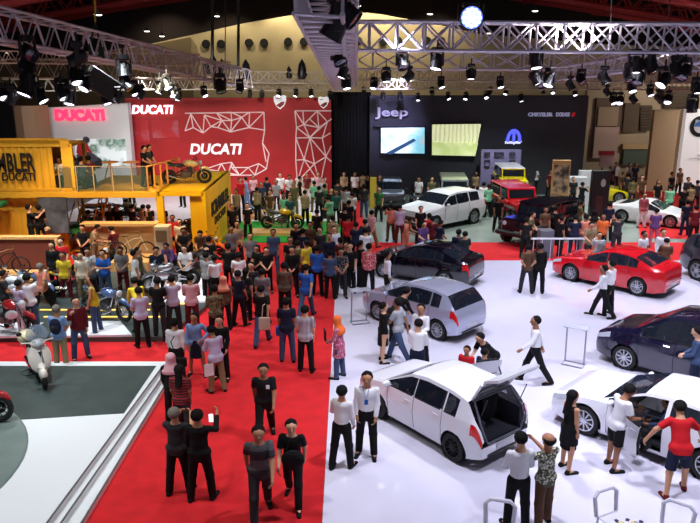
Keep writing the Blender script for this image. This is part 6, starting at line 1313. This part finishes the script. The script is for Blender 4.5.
P_(273, 229, 'stand', 182, 'denim', 'denim', h=1.74, where='tall before the turf'); P_(250, 233, 'stand', 178, 'grey', 'black', h=1.68, where='left of the tall denim one'); P_(257, 245, 'front', 200, 'black', 'black', 'long', h=1.6, where='with long hair in the middle of the carpet'); P_(266, 247, 'front', 170, 'black', 'black', 'long', h=1.6, where='with long hair and shoulder bag')
P_(238, 252, 'stand', -10, 'white', 'black', h=1.66, where='left of the two long-haired people'); P_(251, 262, 'stand', 190, 'charcoal', 'black', 'short', h=1.66, where='in front of the long-haired pair'); P_(228, 243, 'stand', 10, 'black', 'black', h=1.72, where='at the orange motorcycle'); P_(246, 268, 'stand', 30, 'charcoal', 'black', 'long', h=1.6, where='right of the navy shirt')
P_(231, 226, 'stand', 170, 'grey', 'charcoal', h=1.7, where='before the yellow container side'); P_(237, 221, 'stand', 184, 'beige', 'charcoal', h=1.74, where='before the yellow container side'); P_(209, 236, 'stand', 10, 'black', 'black', h=1.68, where='among the orange-lit motorcycles'); P_(200, 231, 'lookdown', 180, 'brown', 'black', h=1.66, where='among the orange-lit motorcycles')
P_(183, 228, 'front', 160, 'charcoal', 'black', h=1.66, where='left of the orange-lit motorcycles'); P_(206, 247, 'stand', -5, 'grey', 'charcoal', 'bald', h=1.66, where='behind the light grey shirt')
# bike stage visitors
P_(190, 274, 'front', -4, 'pink', 'maroon', h=1.7, z=.15, where='seen from behind at the glowing plinth'); P_(171, 275, 'phone', -20, 'lav', 'charcoal', h=1.68, z=.15, where='photographing the chrome motorcycle'); P_(157, 277, 'front', 4, 'black', 'charcoal', h=1.7, z=.15, where='seen from behind on the dark stage')
P_(138, 287, 'front', -30, 'lav', 'black', h=1.7, z=.0, where='with black trousers on the stage edge'); P_(134, 278, 'bend', -30, 'yellow', 'black', h=1.66, z=.15, sl='long', where='bending over the silver-blue motorcycle'); P_(184, 245, 'front', 185, 'white', 'black', h=1.7, z=.0, where='behind the chrome motorcycle')
P_(166, 243, 'bend', 190, 'purple', 'black', h=1.68, z=.0, sl='long', where='leaning over the chrome motorcycle'); P_(156, 247, 'front', 160, 'navy', 'black', h=1.7, z=.0, where='left of the purple one leaning'); P_(134, 250, 'stand', 60, 'white', 'black', h=1.7, z=.0, where='with black trousers left of the chrome motorcycle')
P_(138, 247, 'stand', 90, 'olive', 'black', h=1.68, z=.0, where='behind the white shirt at the wooden wall'); P_(120, 247, 'front', 175, 'grey', 'maroon', 'short', h=1.66, z=0, where='before the brown scrambler'); P_(102, 250, 'fold', 178, 'blue', 'denim', h=1.68, z=0, where='with folded arms before the wooden wall')
P_(87, 248, 'front', 160, 'white', 'lgrey', h=1.72, z=0, where='behind the yellow motorcycle'); P_(80, 252, 'stand', 178, 'cream', 'khaki', h=1.66, z=0, where='beside the white shirt behind the yellow motorcycle'); P_(62, 252, 'stand', 175, 'yellow', 'maroon', 'bun', h=1.66, z=0, low=0, where='in a fitted vest left of the yellow motorcycle')
P_(51, 242, 'stand', 182, 'black', 'black', 'long', h=1.7, z=0, sl='long', low=.3, where='at the end of the brown-red wall'); P_(40, 263, 'walk', 20, 'salmon', 'black', hc='g', h=1.68, z=0, where='and grey hair walking behind the pale shirt'); P_(26, 274, 'front', -20, 'white', 'denim', h=1.72, z=.15, where='reaching for the motorcycles at the frame edge')
P_(18, 280, 'front', 30, 'lav', 'white', h=1.6, z=.15, where='beside the reaching person at the frame edge'); P_(91, 276, 'stand', -90, 'yellow', 'denim', 'long', h=1.66, z=.15, sl='', where='in a vest beside the silver-blue motorcycle'); P_(3, 270, 'front', 60, 'charcoal', 'black', h=1.7, z=.15, where='cut by the frame edge at the motorcycles')
P_(60, 238, 'stand', 178, 'red', 'black', h=1.7, z=0, where='with arms out behind the low wall'); P_(47, 227, 'stand', 175, 'red', 'black', 'cap', hc='beige', h=1.68, z=0, where='and a pale cap behind the low wall'); P_(82, 225, 'front', 182, 'black', 'black', h=1.7, z=.0, where='behind the low wall under the stair')
P_(97, 225, 'lookdown', 90, 'beige', 'khaki', h=1.7, z=.0, where='at the wooden display wall'); P_(111, 227, 'lookdown', -60, 'maroon', 'black', h=1.66, z=.0, where='behind the brown scrambler'); P_(172, 215, 'stand', 178, 'red', 'black', h=1.68, z=.0, where='at the mouth of the yellow container'); P_(179, 219, 'stand', 182, 'cream', 'black', 'bun', h=1.66, z=.0, where='next to the red shirt by the yellow container')
P_(185, 228, 'lookdown', 200, 'black', 'black', h=1.6, z=.0, where='crouched over a motorcycle by the yellow container')
P_(34, 211, 'phone1', 60, 'black', 'black', h=1.74, Y=26.4, z=.6, where='saluting before the ochre container'); P_(43, 212, 'stand', -40, 'black', 'black', h=1.72, Y=26.5, z=.6, where='before the smoky poster')
# under and on the upper deck
for px, py, po, fa, t, w_ in ((92, 194, 'front', 40, 'maroon', 'under the upper deck, leftmost silhouette'), (100, 193, 'stand', 20, 'grey', 'under the upper deck beside the maroon one'), (112, 197, 'stand', 160, 'charcoal', 'under the upper deck with tied hair'), (120, 195, 'stand', 170, 'black', 'under the upper deck in the middle'), (127, 195, 'stand', 40, 'sky', 'standing far under the deck on the white floor'), (135, 203, 'front', 30, 'charcoal', 'sitting low behind the olive motorcycle'), (146, 193, 'stand', 20, 'beige', 'under the deck beside the yellow post'), (151, 194, 'stand', -20, 'black', 'under the deck touching the yellow post'), (165, 192, 'stand', 10, 'black', 'just right of the yellow post'), (183, 192, 'stand', 200, 'denim', 'far behind inside the yellow container'), (133, 193, 'stand', 0, 'white', 'far under the deck on the white floor')):
    P_(px, py, po, fa, t, 'black', where=w_, z=0, Y={127: 36, 183: 38, 133: 37}.get(px, 30 if px > 105 else 28.8), h=1.66)
for px, po, fa, t, w_, yy in ((62, 'sit', 200, 'white', 'on the upper deck at the container doorway', 28.0), (70, 'sit', 20, 'black', 'on the upper deck beside the doorway one', 27.75), (76, 'sit', 60, 'charcoal', 'on the upper deck second from the doorway', 28.5), (84, 'sit', 30, 'denim', 'on the upper deck under the rider picture', 28.0), (91, 'sit', -20, 'maroon', 'on the upper deck at the end of the group', 28.3), (147, 'front', 100, 'black', 'on the upper deck at the wooden railing', 28.6), (152, 'front', 110, 'charcoal', 'leaning on the wooden railing of the deck', 28.9)):
    P_(px, 0, po, fa, t, 'black', where=w_, z=2.7 + (.02 if po == 'sit' else 0), Y=yy, h=1.66)
# around the turf and the white lounge
LST = [(247, 203, 'stand', 180, 'black', 'black', 'with folded hands at the turf edge'), (232, 204, 'stand', 170, 'black', 'black', 'beside the yellow container side'), (228, 196, 'front', 90, 'salmon', 'black', 'with orange cap at the yellow container'), (236, 189, 'stand', 200, 'beige', 'black', 'at the back edge of the yellow container'), (245, 177, 'point', -80, 'sky', 'sky', 'in a long pale blue dress on the lounge'), (253, 175, 'stand', 160, 'pink', 'black', 'beside the long pale blue dress'),
 (261, 182, 'stand', 170, 'denim', 'black', 'behind the black motorcycle on the turf'), (257, 187, 'stand', 30, 'beige', 'black', 'beside the black motorcycle on the turf'), (270, 190, 'stand', 200, 'brown', 'khaki', 'astride behind the black and yellow scrambler'), (284, 193, 'stand', 175, 'mint', 'mint', 'first of the two in mint on the turf'), (290, 195, 'stand', 185, 'teal', 'teal', 'second in green on the turf'), (294, 182, 'stand', 180, 'olive', 'olive', 'at the front edge of the white lounge'),
 (280, 173, 'stand', 185, 'white', 'black', 'at the left end of the cream counter'), (289, 175, 'front', 160, 'white', 'black', 'with glasses before the red backdrop'), (300, 176, 'walk', 90, 'black', 'black', 'leaning before the cream counter'), (307, 173, 'stand', 180, 'plaid', 'white', 'behind the cream counter'), (318, 172, 'stand', 180, 'pink', 'white', 'at the right end of the counter'), (314, 181, 'front', -20, 'mint', 'olive', 'at the lounge corner with back turned'),
 (319, 186, 'stand', 10, 'charcoal', 'black', 'right of the mint shirt'), (325, 184, 'stand', 60, 'green', 'charcoal', 'in dark green next to the charcoal one'), (331, 188, 'stand', 170, 'black', 'black', 'before the black drape'), (336, 190, 'stand', 190, 'teal', 'black', 'before the black drape, in the middle'), (328, 197, 'lookdown', -40, 'mint', 'olive', 'bending at the turf corner'), (338, 180, 'stand', 20, 'charcoal', 'charcoal', 'far back at the black drape'),
 (344, 172, 'stand', 180, 'beige', 'black', 'farthest back at the black drape'), (355, 172, 'stand', 175, 'white', 'black', 'in bright white at the black drape'), (363, 172, 'phone', 30, 'beige', 'black', 'raising arms before the charcoal wall'), (346, 186, 'stand', 10, 'lgrey', 'charcoal', 'left one of the pale pair on the walkway'), (352, 192, 'stand', -5, 'white', 'charcoal', 'of the pale pair on the walkway'), (364, 184, 'stand', 4, 'charcoal', 'denim', 'walking beside the yellow banner'),
 (345, 206, 'stand', 0, 'black', 'black', 'in the middle of the red walkway'), (317, 209, 'stand', 5, 'black', 'black', 'dark and broad on the green turf edge'), (333, 216, 'stand', 20, 'beige', 'brown', 'left of the walkway'), (310, 222, 'stand', 190, 'brown', 'black', 'in front of the dark broad one'), (296, 223, 'stand', 170, 'black', 'black', 'below the scrambler plinth'), (303, 228, 'stand', 20, 'navy', 'black', 'below the yellow patches'), (320, 227, 'stand', 200, 'charcoal', 'brown', 'close to the suit and white shirt front'),
 (341, 237, 'stand', 30, 'maroon', 'black', 'right of the suited person'), (346, 242, 'stand', 160, 'black', 'charcoal', 'facing the balcony by the dark batik shirt'), (365, 219, 'stand', -5, 'charcoal', 'black', 'behind the white back with dark strap'), (366, 228, 'front', 10, 'white', 'black', 'with a dark strap at the red strip'), (356, 222, 'stand', 0, 'navy', 'black', 'at the foot of the red walkway'), (372, 210, 'walk', 40, 'pink', 'khaki', 'walking on the pale green floor'),
 (361, 240, 'stand', 60, 'black', 'charcoal', 'with rucksack at the corner of the white floor'),
 (379, 187, 'stand', 182, 'green', 'charcoal', 'in a green jersey beside the dark grey car'), (391, 204, 'phone', -10, 'salmon', 'brown', 'photographing the white estate'), (400, 205, 'stand', 8, 'lav', 'maroon', 'with pale cap before the white estate', 'cap'), (410, 218, 'lookdown', 120, 'salmon', 'salmon', 'seated low before the white estate'), (421, 206, 'stand', 180, 'black', 'black', 'standing against the white estate'), (429, 213, 'stand', -30, 'red', 'black', 'taller in red by the white estate'),
 (433, 216, 'stand', 30, 'maroon', 'black', 'beside the red one by the white estate'), (441, 220, 'front', 60, 'navy', 'navy', 'sitting near the red strip'), (424, 221, 'front', 150, 'purple', 'navy', 'left of the navy one near the strip'), (459, 229, 'stand', 10, 'navy', 'navy', 'taller of the suited pair on the strip'), (465, 231, 'stand', -15, 'charcoal', 'charcoal', 'shorter of the suited pair on the strip'),
 (419, 177, 'stand', 200, 'white', 'black', 'between the grey and the white off-road cars'), (432, 177, 'stand', 170, 'olive', 'black', 'left of the pale grey off-road car'), (476, 172, 'stand', 160, 'beige', 'black', 'at the back beside the purple-lit panel'), (484, 182, 'stand', 20, 'white', 'navy', 'in a white suit top by the yellow car'), (489, 184, 'stand', -10, 'mint', 'black', 'right of the white suit top'), (474, 186, 'front', 80, 'charcoal', 'black', 'bent behind the white estate'),
 (499, 196, 'stand', 178, 'black', 'black', 'with long hair by the black off-road car', 'long'), (497, 178, 'phone', 40, 'red', 'black', 'at the open door of the red off-road car'),
 (524, 166, 'stand', 180, 'cream', 'black', 'at the back beyond the yellow car'), (530, 165, 'stand', 170, 'dpink', 'black', 'right of the cream one at the back'), (538, 166, 'front', 90, 'white', 'black', 'in white at the back by the poster stand'), (545, 161, 'stand', 200, 'black', 'black', 'in dark cap by the poster stand', 'cap'), (551, 170, 'stand', 160, 'maroon', 'black', 'in front of the poster stand'),
 (574, 177, 'stand', 180, 'charcoal', 'black', 'small before the white kiosk'), (583, 182, 'phone', 60, 'black', 'black', 'beside the yellow sports car tail'), (588, 171, 'stand', 170, 'charcoal', 'black', 'behind the black totem'),
 (561, 199, 'stand', 200, 'olive', 'black', 'left of the totem in the crowd'), (571, 196, 'front', 160, 'khaki', 'black', 'near the totem with short hair'), (582, 201, 'front', 90, 'olive', 'brown', 'crouching left of the totem'), (556, 206, 'stand', 30, 'black', 'black', 'behind the barrier, bulky'), (563, 216, 'stand', 80, 'black', 'black', 'in a dark suit at the white rail'), (576, 215, 'front', 10, 'navy', 'navy', 'holding a blue folder at the rail'), (586, 214, 'stand', -20, 'salmon', 'grey', 'behind the rail in salmon'), (595, 210, 'stand', 10, 'beige', 'charcoal', 'with pale scarf behind the rail', 'hijab'), (600, 232, 'stand', 190, 'hstripe', 'black', 'seen above the red sedan bonnet'),
 (610, 202, 'stand', 10, 'navy', 'black', 'dark and tall in front of the white sports car'), (604, 214, 'stand', 200, 'orange', 'black', 'right of the rail in orange'), (619, 214, 'phone', 0, 'charcoal', 'charcoal', 'before the rear wheel of the white sports car'), (527, 217, 'stand', 20, 'black', 'black', 'at the red strip near the black off-road car'), (533, 212, 'front', 120, 'olive', 'black', 'between the black off-road car and the pillar'), (546, 207, 'stand', 170, 'brown', 'khaki', 'behind the grey square plinth'), (592, 222, 'front', 180, 'khaki', 'charcoal', 'in front of the totem foot'),
 (645, 193, 'stand', 175, 'dpink', 'white', 'leaning on the white sports car'), (657, 208, 'stand', 10, 'purple', 'dpink', 'in front of the white sports car'), (634, 177, 'stand', 5, 'olive', 'charcoal', 'behind the white sports car'), (629, 173, 'stand', 30, 'charcoal', 'charcoal', 'left of the olive one'), (659, 180, 'stand', 180, 'black', 'denim', 'with long hair on the red carpet', 'long'), (671, 185, 'stand', 4, 'mint', 'black', 'in front of the beige partition'), (673, 172, 'stand', 150, 'black', 'black', 'on the platform before the beige partition'), (681, 168, 'stand', 160, 'brown', 'black', 'beside the edge of the white partition'),
 (685, 186, 'stand', 10, 'black', 'black', 'by the nose of the white sports car'), (692, 184, 'stand', -10, 'khaki', 'charcoal', 'right of the one by the sports car nose'), (698, 180, 'stand', 10, 'charcoal', 'black', 'cut by the frame edge before the white partition'), (688, 200, 'stand', 0, 'navy', 'navy', 'tall and dark before the white sports car'), (689, 177, 'stand', 170, 'charcoal', 'black', 'close to the white partition'),
 (617, 162, 'stand', 170, 'white', 'maroon', 'with white cap at the booth sign', 'cap'), (611, 166, 'stand', 180, 'maroon', 'black', 'beneath the booth sign'), (630, 163, 'stand', 160, 'white', 'black', 'in white near the green window'), (636, 163, 'stand', 180, 'navy', 'black', 'right of the white one near the green window'), (643, 175, 'stand', 190, 'brown', 'brown', 'on the red carpet far back'), (624, 172, 'stand', 150, 'brown', 'black', 'far back behind the yellow sports car'),
 (697, 205, 'stand', 20, 'maroon', 'black', 'at the frame edge above the grey car'),
 (427, 160, 'front', 180, 'red', 'black', 'leftmost musician behind the dark red booth'), (436, 159, 'front', 180, 'red', 'black', 'second musician behind the dark red booth'), (445, 160, 'front', 180, 'red', 'black', 'third musician behind the dark red booth'), (456, 164, 'front', 170, 'maroon', 'black', 'last of the musicians behind the booth'),
 (349, 200, 'stand', 10, 'navy', 'black', 'on the walkway behind the black-clad one'), (305, 190, 'stand', 20, 'beige', 'black', 'between lounge and turf'), (276, 180, 'stand', 190, 'lgrey', 'black', 'on the lounge left of the counter'), (267, 177, 'stand', 30, 'navy', 'black', 'on the lounge behind the motorcycles'), (240, 178, 'stand', 150, 'red', 'black', 'far back near the red backdrop'), (323, 178, 'stand', 180, 'lgrey', 'black', 'between counter and black drape'), (348, 214, 'stand', -10, 'red', 'black', 'in red on the busy walkway'), (380, 175, 'stand', 180, 'charcoal', 'black', 'in the dark left of the blue screen'), (468, 186, 'stand', 150, 'olive', 'black', 'at the back bumper of the pale grey off-road car')]
for q in LST:
    px, py, po, fa, t, bt, wh = q[:7]; P_(px, py, po, fa, t, bt, q[7] if len(q) > 7 else 'short', where=wh, h=1.62 + (px * 7 + py * 13) % 12 / 100, z=0)
# things people carry
def carried(name, make, m, loc, rz, label, cat):
    mb = MB(); make(mb); o = mb.build(name, m, loc=loc, rz=rz, smooth=False); return tag(o, label, cat)
def hz(px, py, z): return G(px, py, z)
carried('tote_bag', lambda q: (q.box((0, 0, 0), (.30, .05, .36), bev=.02), q.tube([(-.06, 0, .17), (-.03, .03, .48), (.02, .1, .5)], .012, 4)), cloth('cream'), hz(265, 322, 1.0) + Vector((.0, -.12, 0)), .1, 'cream tote bag hanging on the back of the black T-shirt', 'bag')
carried('backpack', lambda q: (q.ball((0, 0, 0), (.15, .09, .22), 12), q.ball((0, -.08, -.05), (.11, .05, .11), 10)), cloth('navy'), hz(56, 326, 1.22) + Vector((0, -.05, 0)), 0, 'dark blue backpack on the grey-haired visitor', 'backpack')
carried('shoulder_bag', lambda q: (q.box((0, 0, 0), (.26, .09, .24), bev=.03), q.tube([(-.1, 0, .1), (-.2, .0, .5), (-.12, .03, .62)], .012, 4)), cloth('black'), hz(181, 360, .98) + Vector((.03, -.12, 0)), 0, 'black shoulder bag on the white shirt seen from behind', 'bag')
carried('round_bag', lambda q: (q.ball((0, 0, 0), (.19, .08, .17), 14), q.tube([(-.12, .03, .1), (-.06, .06, .38)], .012, 4)), cloth('black'), hz(294, 455, 1.1) + Vector((0, -.13, 0)), 0, 'round black bag held before the black top', 'bag')
carried('mobile_phone', lambda q: q.box((0, 0, 0), (.075, .012, .15), bev=.004), mat('phone_glow', (220, 230, 240), .2, emit=(230, 240, 255), es=1.2), hz(211, 418, 1.62), .1, 'lit phone held up by the person in the black suit', 'phone')
carried('paper', lambda q: q.box((0, 0, 0), (.22, .01, .30)), cloth('white'), hz(209, 370, .72), .5, 'white paper held by the person in lavender', 'paper')
carried('blue_bag', lambda q: (q.box((0, 0, 0), (.22, .1, .26), bev=.03), q.tube([(-.05, 0, .12), (0, 0, .3), (.05, 0, .12)], .01, 4)), cloth('blue'), hz(280, 331, .8), 0, 'small blue bag beside the navy shirt', 'bag')
carried('tablet', lambda q: q.box((0, 0, 0), (.04, .22, .30), bev=.01), DARKTRIM, hz(325, 335, 1.0), .2, 'black folder carried by the person in the orange headscarf', 'folder')
carried('handbag', lambda q: (q.box((0, 0, 0), (.24, .12, .22), bev=.03), q.tube([(-.06, 0, .1), (0, 0, .24), (.06, 0, .1)], .01, 4)), cloth('black'), hz(646, 444, .45), .6, 'black bag hanging between the two visitors at the coupe', 'bag')
carried('white_badge', lambda q: q.box((0, 0, 0), (.09, .012, .13)), cloth('white'), hz(224, 340, 1.02) + Vector((0, -.1, 0)), 0, 'white badge hanging on the black jacket', 'badge')
carried('lanyard_badge', lambda q: (q.tube([(-.07, .02, .3), (0, -.02, .02), (.07, .02, .3)], .008, 4), q.box((0, -.02, -.02), (.07, .01, .1))), cloth('blue'), hz(366, 398, 1.3) + Vector((0, -.12, 0)), .1, 'blue lanyard on the tall person in white', 'lanyard')
carried('chest_print', lambda q: q.box((0, 0, 0), (.07, .006, .08)), cloth('white'), hz(268, 386, 1.33) + Vector((0, -.05, 0)), 0, 'small white print on the black T-shirt', 'print')
